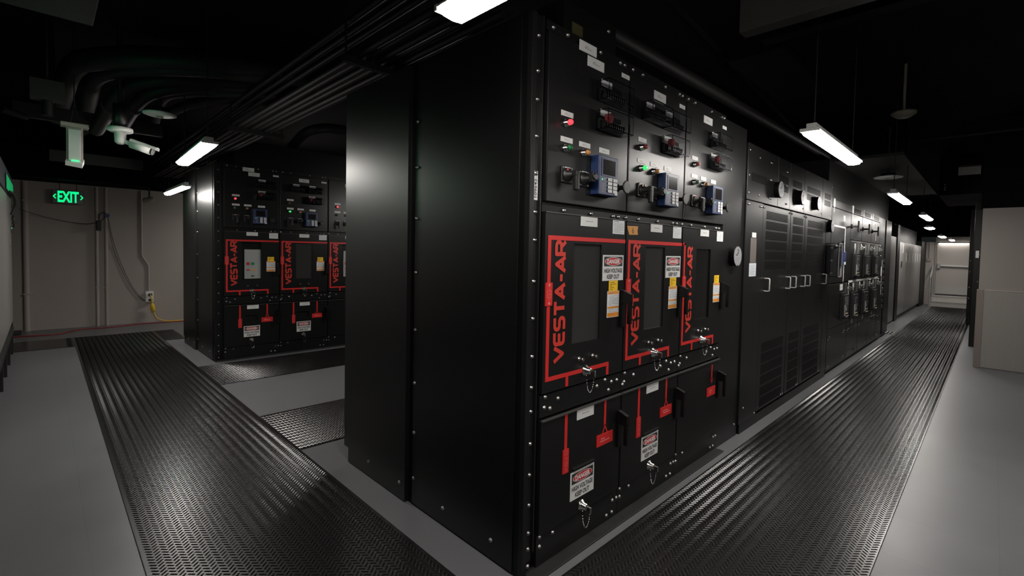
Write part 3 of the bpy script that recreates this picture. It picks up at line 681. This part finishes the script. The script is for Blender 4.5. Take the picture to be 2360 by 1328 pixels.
# end wall: steps, door, rail
t = thing('metal_steps', (17.95, -.5, 0), 'two steel tread-plate steps below the exit door at the aisle end', 'steps')
MB().box(0, .8, -.42, .45, 0, .155).build('step', TSTEP, t); MB().box(.35, .8, -.42, .45, .155, .325).build('step', TSTEP, t)
MB().box(-.012, .0, -.42, .45, .14, .17).box(.338, .35, -.42, .45, .30, .335).build('nosing', GALV, t)
dr = MB().box(XE-.05, XE, -.90, -.10, .36, 2.0, bev=.004).build('door_1', mat('beige_door_paint', (.5, .46, .43), .5, spec=.3)); struct(dr)
MB().box(XE-.056, XE-.05, -.88, -.14, .38, .62).build('kick_plate', GALV, dr, label='silver kick plate')
pb = MB().tube([(XE-.10, -.16, 1.27), (XE-.10, -.88, 1.25)], .036, n=10).box(XE-.14, XE-.05, -.2, -.13, 1.18, 1.36, 0, .01).build('panic_bar', SATIN, dr)
struct(MB().box(XE-.03, XE+.0, -.10, -.05, 0, 2.03).build('trim_4', WALLM2))
t = thing('handrail', (17.98, -.025, 0), 'thin steel handrail at the left of the metal steps', 'handrail')
MB().tube([(0, 0, 0), (0, 0, .9)], .022, n=8).build('post', GALV, t); MB().tube([(0, 0, .9), (.72, 0, 1.27)], .02, n=8).build('rail', GALV, t); MB().tube([(.72, 0, .33), (.72, 0, 1.27)], .02, n=8).build('post', GALV, t)
o = MB().tube([(XE-.02, .09, 2.0), (XE-.02, .09, 1.5)], .012).box(XE-.05, XE, .04, .14, 1.40, 1.5, bev=.004).build('switch_box', WALLM2); tag(o, 'small beige switch box with conduit on the end wall', 'switch')
# right side black cabinets
t = thing('side_cabinet', (9.45, -1.17, 0), 'tall black bolted cabinet just behind the beige wall corner', 'electrical cabinet')
MB().box(0, 3.4, -1.2, 0, 0, 2.43, bev=.004).build('body', BLKF, t)
f = MB().box(-.008, 0, -1.1, -.012, .02, 2.3).build('front_panel', BLK, t)
for zz in (.16, .9, 1.1, 1.55): link('bolt', BOLTX, f, (-.008, -.075, zz))
MB().box(-.01, -.008, -.07, -.03, 1.5, 1.62).build('nameplate', WHITEP, f)
t = thing('side_cabinet', (13.1, -1.02, 0), 'black bolted cabinet farther down the right side, past the first one', 'electrical cabinet')
MB().box(0, 5.6, -1.2, 0, .01, 2.6, bev=.004).build('body', BLKF, t)
for zz in (.6, .85, 1.2, 1.45): link('bolt', BOLTX, t, (0, -.03, zz))

# ------------------------------------------------------------------ lamps
def lamp(cx, cy, cz, L, along, label, wd=.15, hang=True, tw=0, dm=None):
    t = thing('strip_lamp', (cx, cy, cz), label, 'ceiling lamp', None, tw+(0 if along == 'X' else math.pi/2))
    hx = L/2; h = wd/2
    b = MB(); n = 6; vs = []
    prof = [(-h, .003), (-h, 0), (-h*.72, -.022), (0, -.026), (h*.72, -.022), (h, 0), (h, .003)]
    for x in (-hx+.02, hx-.02):
        vs += [(x, p[0], p[1]) for p in prof]
    k = len(prof); b.add(vs, [(i, i+1, k+i+1, k+i) for i in range(k-1)] + [tuple(range(k))[::-1], tuple(range(k, 2*k))])
    b.m = [0]*len(b.f)
    b.build('diffuser', dm or LAMPE, t)
    MB().box(-hx+.004, hx-.004, -h*1.02, h*1.02, .0035, .012, bev=.002).box(-hx+.03, hx-.03, -h*.55, h*.55, .0125, .05, bev=.004).build('housing', WHITEE, t)
    for s in (-1, 1): MB().box(s*hx-.008, s*hx+.008, -h-.002, h+.002, -.006, .014, 0, .002).build('end_cap', WHITEE, t)
    if hang:
        for s in (-1, 1): MB().tube([(s*hx*.85, 0, .05), (s*hx*.85, 0, ZC-cz)], .004, n=5).build('hanging_wire', EDGE, t)
    return t
lamp(-.6, -.77, 2.2, 1.24, 'Y', 'glowing strip lamp above the near cabinet end, cut by the top edge', .1)
lamp(-.625, 3.34, 2.2, 1.24, 'Y', 'bright strip lamp hanging beside the cable bundle, left of the near cabinets', .105, True, -.036)
lamp(-.3, 6.15, 2.15, 1.3, 'Y', 'smaller glowing strip lamp beside the top of the far cabinets', .08)
lamp(2.3, -.615, 2.2, 1.27, 'X', 'largest bright strip lamp hanging over the right aisle', .1)
lamp(5.9, -.57, 2.2, 1.3, 'X', 'second strip lamp down the right aisle, past the round disc', .1)
lamp(9.45, -.54, 2.2, 1.3, 'X', 'third strip lamp down the right aisle', .1)
lamp(12.9, -.33, 2.19, .7, 'X', 'short fourth strip lamp down the right aisle, partly hidden')
lamp(16.2, -.36, 2.11, 1.1, 'X', 'fifth small strip lamp near the aisle end', .13, dm=LAMPF)
lamp(17.6, -.5, 2.06, .9, 'X', 'tiny last strip lamp just before the exit door', .1, dm=LAMPF)
lamp(XE-.12, -.5, 1.985, .75, 'Y', 'long glowing strip across the wall above the exit door', .08, False, dm=LAMPW)
lamp(2.7, 3.8, 2.2, 1.24, 'X', 'added unseen fill lamp over the cross aisle, hidden behind the near cabinets', .1)  # unseen lamp, added to brighten the far cabinet fronts
lamp(2.3, -2.9, 2.2, 1.24, 'X', 'added unseen fill lamp over the open floor outside the right frame edge', .1)  # out-of-frame lamp, added to lift the right floor and beige wall
lamp(1.9, 8.6, 2.25, 1.24, 'X', 'unseen strip lamp added behind the far cabinets to light the back wall', .1)  # hidden lamp, added because the back wall needed more light
lamp(-1.4, -3.2, 2.2, 1.24, 'X', 'strip lamp behind the camera position')

# ------------------------------------------------------------------ back wall things
def conduit(pts, r, label, straps=()):
    b = MB().tube(pts, r, n=10); o = b.build('conduit', WALLM2); tag(o, label, 'conduit')
    for z in straps: MB().box(pts[0][0]-r-.03, pts[0][0]+r+.01, BW-.008, BW, z-.008, z+.008).box(pts[0][0]-r-.003, pts[0][0]+r+.003, BW-2*r-.006, BW, z-.008, z+.008).build('strap', WALLM2, o)
conduit([(-1.71, BW-.04, 0), (-1.71, BW-.04, 2.4)], .036, 'wide beige conduit on the back wall, left of the exit sign', (.6, 2.1))
conduit([(-.865, BW-.03, 0), (-.865, BW-.03, 2.4)], .022, 'left one of the two parallel beige conduits', (.67, 2.04))
conduit([(-.745, BW-.03, 0), (-.745, BW-.03, 2.4)], .022, 'right one of the two parallel beige conduits', (.665, 2.05))
conduit([(-.26, BW-.02, 2.4), (-.26, BW-.02, 1.24), (-.25, BW-.02, 1.21), (-.175, BW-.02, 1.07), (-.165, BW-.02, 1.04), (-.165, BW-.02, .57)], .013, 'thin bent beige conduit running down to the outlet')
t = thing('wall_outlet', (-.158, BW, .475), 'white wall outlet box with two plugs near the floor', 'outlet')
MB().box(-.058, .058, -.05, 0, -.1, .1, bev=.005).build('box', WHITEE, t); MB().box(-.052, .052, -.055, -.05, -.09, .09, bev=.002).build('cover_plate', WHITEE, t)
MB().box(-.02, .035, -.085, -.055, .02, .06, bev=.006).build('plug', RUBBER, t); MB().box(-.015, .04, -.085, -.055, -.075, -.035, bev=.006).build('plug', RUBBER, t)
def smooth(pts, k=6):
    P = [Vector(p) for p in pts]; out = []
    for i in range(len(P)-1):
        p0, p1, p2, p3 = P[max(i-1, 0)], P[i], P[i+1], P[min(i+2, len(P)-1)]
        for j in range(k):
            u = j/k; out.append(.5*((2*p1)+(p2-p0)*u+(2*p0-5*p1+4*p2-p3)*u*u+(3*p1-p0-3*p2+p3)*u**3))
    return out+[P[-1]]
t = thing('extension_cord', (-.1, BW-.09, 0), 'yellow extension cord dropping from the outlet to the floor', 'cord')
def sub(pts): return [(x+.1, y-(BW-.09), z) for x, y, z in pts]
MB().tube(smooth(sub([(-.15, BW-.09, .52), (-.14, BW-.11, .45), (-.13, BW-.1, .36)])), .009).build('cable', YCORD, t)
MB().lathe([(0, .012), (.03, .03), (.14, .034), (.16, .014)], (-.03, 0, .36), (.18, 0, -1), 0, 12).build('plug_body', YCORD, t)
MB().tube(smooth(sub([(-.1, BW-.09, .2), (-.08, BW-.1, .12), (-.03, BW-.12, .06), (.08, BW-.14, .02), (.25, BW-.15, .012), (.42, BW-.15, .012)])), .009).build('cable', YCORD, t)
o = MB().tube(smooth([(-1.95, 9.05, .008), (-1.4, 8.95, .008), (-1.1, 9.3, .008), (-.7, 9.3, .008), (-.3, 9.46, .008), (.1, 9.43, .008), (.4, 9.45, .008), (.42, 9.4, .05), (.36, 9.38, .09), (.34, 9.42, .03), (.5, 9.3, .008)]), .008).build('red_cord', RCORD); tag(o, 'thin red cord lying along the floor by the back wall', 'cord')
t = thing('black_cable', (-.84, BW-.08, 1.75), 'thin black cable swagged across the back wall with a small black adapter', 'cable')
def s2(pts): return [(x+.84, y-(BW-.08), z-1.75) for x, y, z in pts]
MB().tube(smooth(s2([(-2.0, 8.9, 2.02), (-1.5, BW-.085, 1.85), (-1.15, BW-.08, 1.775), (-.95, BW-.08, 1.77), (-.8, BW-.08, 1.84), (-.74, BW-.085, 1.93)])), .0042).build('cable', RUBBER, t)
MB().tube(smooth(s2([(-.84, BW-.08, 1.83), (-.83, BW-.08, 1.93), (-.78, BW-.08, 1.97), (-.73, BW-.085, 1.93)])), .007).build('cable', RUBBER, t)
MB().box(-.035, .03, -.03, .02, -.09, .08, bev=.01).build('adapter', RUBBER, t)
MB().lathe([(0, .035), (.04, .035)], (.105, -.04, .17), (0, 1, 0), 0, 12).build('cable_clip', mat('blue_tape', (.02, .02, .15), .5), t)
for q, nm in ((0, 'left strand of the thin grey wire slanting down to the outlet'), (.025, 'right strand of the thin grey wire slanting down to the outlet')):
    o = MB().tube(smooth([(-.73+q*.3, BW-.08, 1.9), (-.66+q, BW-.02, 1.4), (-.5+q, BW-.02, .86), (-.36+q, BW-.02, .55), (-.24+q, BW-.02, .40)]), .004, n=5).build('hanging_wire', mat('grey_wire', (.06, .055, .05), .6)); tag(o, nm, 'wire')
# exit sign
t = thing('exit_sign', (-1.22, 9.4, 2.08), 'glowing green EXIT sign with arrows hanging before the back wall', 'exit sign')
MB().box(-.185, .185, 0, .012, -.005, .215, bev=.005).tube([(-.1, .006, .21), (-.1, .006, .345)], .005, n=5).tube([(.1, .006, .21), (.1, .006, .345)], .005, n=5).build('plate', mat('sign_dark_plate', (.008, .03, .018), .25), t)
MB().text('EXIT', 0, .105, .25, .18, -.002, 0, .03).build('letters', EXITG, t)
for s in (-1, 1): MB().ribbon([(s*.145, .14), (s*.172, .105), (s*.145, .07)], .014, -.002, 0).build('arrow', EXITG, t)
o = MB().box(-1.9, -1.77, 9.2, 9.58, 0, .03, bev=.004).build('floor_pad', EDGE); tag(o, 'small black pad on the floor in the back left corner', 'pad')
# wall-mounted little camera near the far lamp
t = thing('security_camera', (-.2, 9.2, 2.25), 'small grey camera hanging near the back wall by the far lamp', 'security camera')
MB().lathe([(0, .03), (.02, .045), (.15, .045), (.17, .035)], (-.09, 0, -.06), (1, -.3, .35), 0, 12).build('body', BEIGEP, t); MB().tube([(0, 0, 0), (0, 0, .175)], .012, n=6).build('stem', EDGE, t)
# ------------------------------------------------------------------ left foreground cabinet
t = thing('left_cabinet', (-1.8, 7.55, 0), 'grey metal cabinet with black legs at the left frame edge', 'cabinet')
MB().box(-.8, 0, -4.2, 0, .42, 1.98, bev=.005).build('body', SILV, t)
MB().box(-.8, .012, -4.2, .0, 1.99, 2.24, bev=.005).build('top_hood', mat('blue_grey_paint', (.03, .036, .05), .4), t, label='blue-grey top hood')
for yy in (-.04, -.8, -1.5, -2.2, -2.9, -3.6): MB().box(-.05, .0, yy-.05, yy, 0, .42, bev=.003).build('leg', EDGE, t)
MB().box(-.78, -.06, -4.1, -.05, .05, .42).build('underframe', EDGE, t); MB().box(-.02, .025, -4.2, -.6, .36, .42, bev=.004).build('lower_rail', EDGE, t)
MB().box(0, .004, -.5, -.3, 1.38, 1.385).box(0, .006, -.12, -.08, 1.55, 1.63).build('latch', EDGE, t); MB().box(.006, .008, -.11, -.09, 1.6, 1.62).build('led', GLED, t)
for k, (yy, zz) in enumerate(((-.15, 1.62), (-.3, 1.66), (-.5, 1.7), (-.8, 1.75))):
    MB().tube(smooth([(.02, yy-.35, 2.0), (.05, yy-.2, 1.98), (.06, yy-.02, 1.88), (.03, yy, zz)]), .014).build('cable', RUBBER, t)
t = thing('green_reflection_panel', (-1.785, 7.26, 1.995), 'added glowing panel standing in for the green reflection on the grey cabinet hood', 'exit sign')  # glowing panel stands in for green light reflected on the hood
MB().box(.0, .006, -1.3, .24, .0, .16).build('housing', EDGE, t); MB().box(.006, .009, -1.28, .22, .005, .155).build('glowing_face', REFLG, t)

t = thing('exit_sign', (-1.78, 3.4, 2.1), 'green exit sign on the left cabinet hood just outside the left frame edge', 'exit sign')
MB().box(0, .03, -.18, .18, -.02, .22, bev=.004).build('housing', EDGE, t); MB().box(.03, .034, -.14, .14, .0, .2).build('glowing_face', SIGNG, t)
# ------------------------------------------------------------------ overhead: conduits, pipes, ducts
bund = []
for k in range(6):
    x = -.16+k*.062; z = 2.6+(k % 2)*.01
    o = MB().tube([(x, .35, z+.02), (x, 8.9, z+.02)], .022, m=0, n=10).build('overhead_conduit', PIPEM); tag(o, 'one of the parallel dark conduits running over the near cabinet end', 'conduit', 'bundle of overhead conduits')
for k in range(3):
    x = -.1+k*.075
    o = MB().tube([(x-.1, .3, 2.82), (x-.1, 8.9, 2.82)], .02, n=8).build('overhead_conduit', PIPEM); tag(o, 'one of the upper dark conduits above the conduit bundle', 'conduit', 'upper layer of overhead conduits')
for yy, lb in ((3.9, 'black strut hanger clamping the conduit bundle in front of the hanging lamp'), (1.4, 'black strut hanger over the rear of the near cabinets'), (6.9, 'black strut hanger over the far cabinets')):
    t = thing('strut_hanger', (0, yy, 2.57), lb, 'hanger')
    MB().box(-.25, .25, -.02, .02, -.005, .035).build('strut', EDGE, t)
    for k in range(6): MB().tube([(-.16+k*.062+.026*math.cos(a), -.022, .052+.026*math.sin(a)) for a in [math.pi*j/6 for j in range(7)]], .003, n=5).build('clamp', STEEL if False else EDGE, t)
    for s in (-.23, .23): MB().tube([(s, 0, 0), (s, 0, ZC-2.57)], .006, n=6).build('rod', EDGE, t)
# large elbow conduits
def elbow(pts, r, label, m=PIPEM, ring=None):
    o = MB().tube(smooth(pts, 8), r, n=16).build('elbow_conduit', m); tag(o, label, 'conduit', None)
    if ring:
        p, d = Vector(ring[0]), Vector(ring[1])
        for k in (-.03, 0, .03): MB().lathe([(-.006, r+.006), (.006, r+.006)], p+d.normalized()*k, d, 0, 18).build('coupling_ring', EDGE, o)
    return o
def at(u, v, z):
    d = FW+R2*((u-PX)/FPX)-U2*((v-PY)/FPX); return CAM+d*((z-CAM.z)/d.z)
def path(L, z): return [tuple(at(u, v, z if not isinstance(z, (list, tuple)) else z[i])) for i, (u, v) in enumerate(L)]
a, b_ = path([(275, 225), (255, 265)], 2.72)
elbow(path([(222, 300), (243, 265), (262, 232), (285, 207), (330, 190), (400, 184), (500, 186), (620, 200), (720, 222)], [2.6, 2.66, 2.72, 2.8, 2.86, 2.9, 2.95, 2.98, 2.98]), .062, 'large dark elbow conduit curving right, with ring clamps, left of the other', ring=(at(254, 246, 2.69), Vector(b_)-Vector(a)))
a, b_ = path([(330, 237), (300, 275)], 2.72)
elbow(path([(283, 290), (300, 262), (318, 238), (345, 218), (400, 204), (480, 200), (580, 206), (740, 225)], [2.6, 2.66, 2.72, 2.78, 2.84, 2.9, 2.93, 2.93]), .055, 'large dark elbow conduit with ring clamps above the security camera', ring=(at(309, 250, 2.69), Vector(b_)-Vector(a)))
elbow(path([(130, 270), (150, 200), (175, 150), (230, 136), (330, 132), (480, 142), (640, 165)], 2.98), .09, 'thick black elbow pipe highest on the ceiling at left')
elbow(path([(190, 300), (205, 230), (215, 185), (260, 163), (350, 156), (480, 160), (640, 178)], 2.93), .07, 'thick black elbow pipe below the highest one at left')
elbow(path([(355, 300), (375, 232), (430, 215), (520, 215), (640, 222)], 2.88), .04, 'dark bent conduit behind the elbow conduits')
elbow(path([(390, 260), (440, 240), (520, 228), (640, 232)], 2.92), .05, 'dark bent conduit curving toward the cable bundle')
elbow(path([(640, 385), (680, 330), (720, 300), (790, 300), (860, 330)], [2.85, 2.9, 2.95, 3.1, 3.27]), .06, 'black bent pipe over the far cabinets')
for (u0, v0), (u1, v1), z, r, lb in [((1380, 60), (1925, 372), 2.75, .045, 'long black pipe running above the near row along the right aisle'),
                                   ((1530, -20), (1860, 330), 3.1, .02, 'thin black pipe high above the right aisle'),
                                   ((0, 250), (60, 270), 2.6, .03, 'short dark pipe at the left frame edge')]:
    o = MB().tube([at(u0, v0, z), at(u1, v1, z)], r, n=14).build('overhead_pipe', PIPEM if r > .03 else CEILM); tag(o, lb, 'pipe')
# ducts and beams (plan-view boxes under the ceiling)
def ov(name, b, m, label, cat, bev=.004): o = MB().box(*b, bev=bev).build(name, m); return tag(o, label, cat)
ov('air_duct', (-2.9, -1.3, 1.0, 2.35, 2.7, 3.05), DUCTM, 'large dark grey air duct at the top left corner', 'duct')
ov('air_duct', (-2.9, -.2, 9.0, 9.6, 2.43, 2.9), CEILM, 'long black duct box along the top of the back wall', 'duct')
t = thing('cross_beam', (-1.6, 5.0, 2.6), 'dark grey beam crossing behind the elbow conduits', 'beam'); MB().box(-.1, 1.0, 0, .06, 0, .13, bev=.003).build('channel', DUCTM, t)
t = thing('cross_beam', (-1.45, 7.3, 2.5), 'dark grey beam crossing behind the security camera', 'beam'); MB().box(0, .95, 0, .06, 0, .14, bev=.003).build('channel', DUCTM, t)
t = thing('junction_box', (-1.58, 4.0, 2.58), 'dark grey square junction box left of the hanging white device', 'junction box')
MB().box(0, .2, 0, .1, 0, .16, bev=.004).build('box', DUCTM, t); MB().tube([(.1, .05, 0), (.1, .05, -.12)], .035, n=10).build('gland', PIPEM, t); MB().tube([(.1, .05, .16), (.1, .05, ZC-2.58)], .01, n=6).build('rod', EDGE, t)
ov('cable_trough', (1.013, 1.10, -3.2, -.437, 2.60, 2.84), DUCTM, 'dark grey cable trough crossing high over the right aisle', 'cable trough')
ov('ceiling_plate', (2.3, 3.6, -.25, .15, 2.98, 3.02), CEILM, 'flat dark panel hanging above the right aisle behind the trough', 'panel')
ov('ceiling_beam', (1.2, 7.0, -2.6, -2.4, 3.0, 3.3), CEILM, 'black ceiling beam running along the right side', 'beam')
for k, (x, y0, y1) in enumerate(((2.0, -3.2, -.2), (6.2, -3.8, -.6))): ov('ceiling_beam', (x, x+.12, y0, y1, 2.95, 3.1), CEILM, ('nearer', 'farther')[k]+' black channel crossing over the right aisle', 'beam')
ov('black_fascia', (5.25, 9.9, .06, 1.7, 2.185, 2.66), BLKF, 'black fascia box above the breaker cabinets', 'fascia')
ov('ceiling_panel', (5.6, 10.2, -.62, .3, 2.68, 2.72), mat('panel_grey', (.012, .0115, .011), .7), 'grey ceiling panel above the round disc over the right aisle', 'panel')
t = thing('overhead_air_unit', (9.9, -.66, 2.62), 'big black air unit under the ceiling with a white notice on it', 'air unit')
MB().box(0, 2.4, -1.35, 0, .0, .66, bev=.006).build('casing', CEILM, t)
nt_ = MB().box(-.008, 0, -.54, -.25, .34, .48).build('notice', mat('dim_paper', (.4, .4, .4), .7), t); MB().box(-.01, 0, -.54, -.25, .48, .51).build('notice_header', mat('dark_red_print', (.04, .005, .007), .5), t)
MB().add([(-.0105, -.27, .44), (-.0105, -.30, .44), (-.0105, -.285, .465)], [(0, 1, 2)]).build('warning_triangle', mat('dull_lime', (.2, .2, .02), .5), nt_)
for zz in (.1, .14, .19): MB().lathe([(0, .012), (.012, .008)], (0, -.08, zz), (-1, 0, 0), 0, 8).build('rivet', STEEL, t)
# wireless discs, smoke detector
def disc_ap(p, r, label, ztop):
    t = thing('wireless_disc', p, label, 'access point')
    MB().lathe([(0, r), (.012, r*.99), (.02, r*.8), (.026, r*.3), (.027, .01)], (0, 0, 0), (0, 0, -1), 0, 32).build('dish', WHITEE, t)
    MB().lathe([(.024, .03), (.036, .026), (.038, .01)], (0, 0, 0), (0, 0, -1), 0, 16).build('status_ring', BEIGEP, t)
    MB().lathe([(0, r*.6), (.05, r*.5)], (0, 0, .001), (0, 0, 1), 0, 20).tube([(0, 0, .05), (0, 0, ztop)], .015, n=6).build('mount', EDGE, t)
p = at(368, 262, 2.62); disc_ap(p, .125, 'round white disc on the ceiling above the security camera', .12)
p = at(2047, 408, 2.6); disc_ap(p, .17, 'round pale disc hanging over the right aisle between two lamps', ZC-2.6)
t = thing('smoke_detector', at(2083, 258, 2.85), 'small dark round smoke detector over the right aisle', 'smoke detector')
MB().lathe([(0, .1), (.02, .1), (.05, .06), (.06, .03)], (0, 0, 0), (0, 0, -1), 0, 20).tube([(0, 0, 0), (0, 0, ZC-2.85)], .012, n=6).build('body', mat('smoke_grey', (.11, .105, .08), .5), t)
# hanging access point (narrow box)
p0 = at(172, 292, 2.45)
t = thing('hanging_antenna', p0, 'narrow beige antenna box hanging on cords at upper left', 'antenna')
ax = Vector((.02, .25, -.42))
b = MB(); 
def obox(b, c0, c1, sx, sy, m=0):
    c0, c1 = Vector(c0), Vector(c1); z = (c1-c0).normalized(); x = Vector((1, -.3, 0)); x = (x-z*x.dot(z)).normalized(); y = z.cross(x); vs = []
    for c in (c0, c1):
        for i, j in ((-1, -1), (1, -1), (1, 1), (-1, 1)): vs.append(c+x*i*sx/2+y*j*sy/2)
    return b.add(vs, [(0, 3, 2, 1), (4, 5, 6, 7), (0, 1, 5, 4), (1, 2, 6, 5), (2, 3, 7, 6), (3, 0, 4, 7)], m)
obox(b, (0, 0, 0), (.0, .05, -.3), .1, .05).build('body', BEIGEP, t)
MB(); obox(MB(), (0, 0, 0), (0, 0, 1), 1, 1)
b = MB(); obox(b, (0, -.03, -.03), (.0, .02, -.30), .075, .03); b.build('front_cover', WHITEE, t)
b = MB().box(-.09, .09, -.05, .05, -.01, .025, 0, .006); b.build('bracket', BEIGEP, t)
b = MB(); obox(b, (0, .03, -.285), (0, .06, -.32), .11, .07); b.build('end_cap', WHITEE, t)
MB().box(-.025, .025, -.012, -.006, -.3, -.29).build('status_light', GLED, t)
MB().tube([(-.03, 0, .02), (0, 0, .2), (.0, 0, ZC-2.45)], .005, n=5).build('cord', RUBBER, t); MB().tube([(.03, 0, .02), (0, .0, .2)], .005, n=5).build('cord', RUBBER, t)
# dome-mounted bullet camera
pc = at(277, 300, 2.42)
t = thing('security_camera', pc, 'white bullet security camera on a round ceiling mount, tinted green', 'security camera')
MB().lathe([(0, .085), (.012, .088), (.03, .088), (.04, .07)], (0, 0, .02), (0, 0, -1), 0, 28).build('ceiling_mount', WHITEE, t)
MB().lathe([(0, .042), (.09, .038), (.105, .02)], (0, 0, -.015), (0, 0, -1), 0, 20).build('arm', WHITEE, t)
dv = Vector((.80, -.42, -.30)).normalized()
MB().lathe([(0, .018), (.09, .018)], (0, 0, -.085), dv, 0, 12).build('swivel', WHITEE, t)
o0 = Vector((0, 0, -.085))+dv*.075
MB().lathe([(0, .02), (.006, .036), (.16, .036)], o0, dv, 0, 20).build('barrel', WHITEE, t)
MB().lathe([(.16, .034), (.175, .034)], o0, dv, 0, 20).build('lens_hood', EDGE, t)
sd = dv.cross(Vector((0, 0, 1))).normalized(); u_ = sd.cross(dv).normalized()
vs = []
for l, q in ((-.0, 0), (.2, 0)):
    for s, h in ((-.038, .02), (-.03, .04), (0, .046), (.03, .04), (.038, .02)): vs.append(o0+dv*l+sd*s+u_*h)
for l, q in ((-.0, 0), (.2, 0)):
    for s, h in ((-.036, .018), (-.028, .037), (0, .043), (.028, .037), (.036, .018)): vs.append(o0+dv*l+sd*s+u_*h)
fs = [(i, i+1, i+6, i+5) for i in range(4)]+[(10+i, 15+i, 16+i, 11+i) for i in range(4)]+[(i, 10+i, 11+i, i+1) for i in range(4)]+[(5+i, 6+i, 16+i, 15+i) for i in range(4)]+[(0, 5, 15, 10), (4, 14, 19, 9)]
MB().add(vs, fs).build('sun_shield', WHITEE, t)
MB().lathe([(0, .05), (.2, .05)], (0, 0, .02), (0, 0, 1), 0, 16).tube([(0, 0, .2), (0, 0, ZC-2.42)], .015, n=6).build('ceiling_box', EDGE, t)
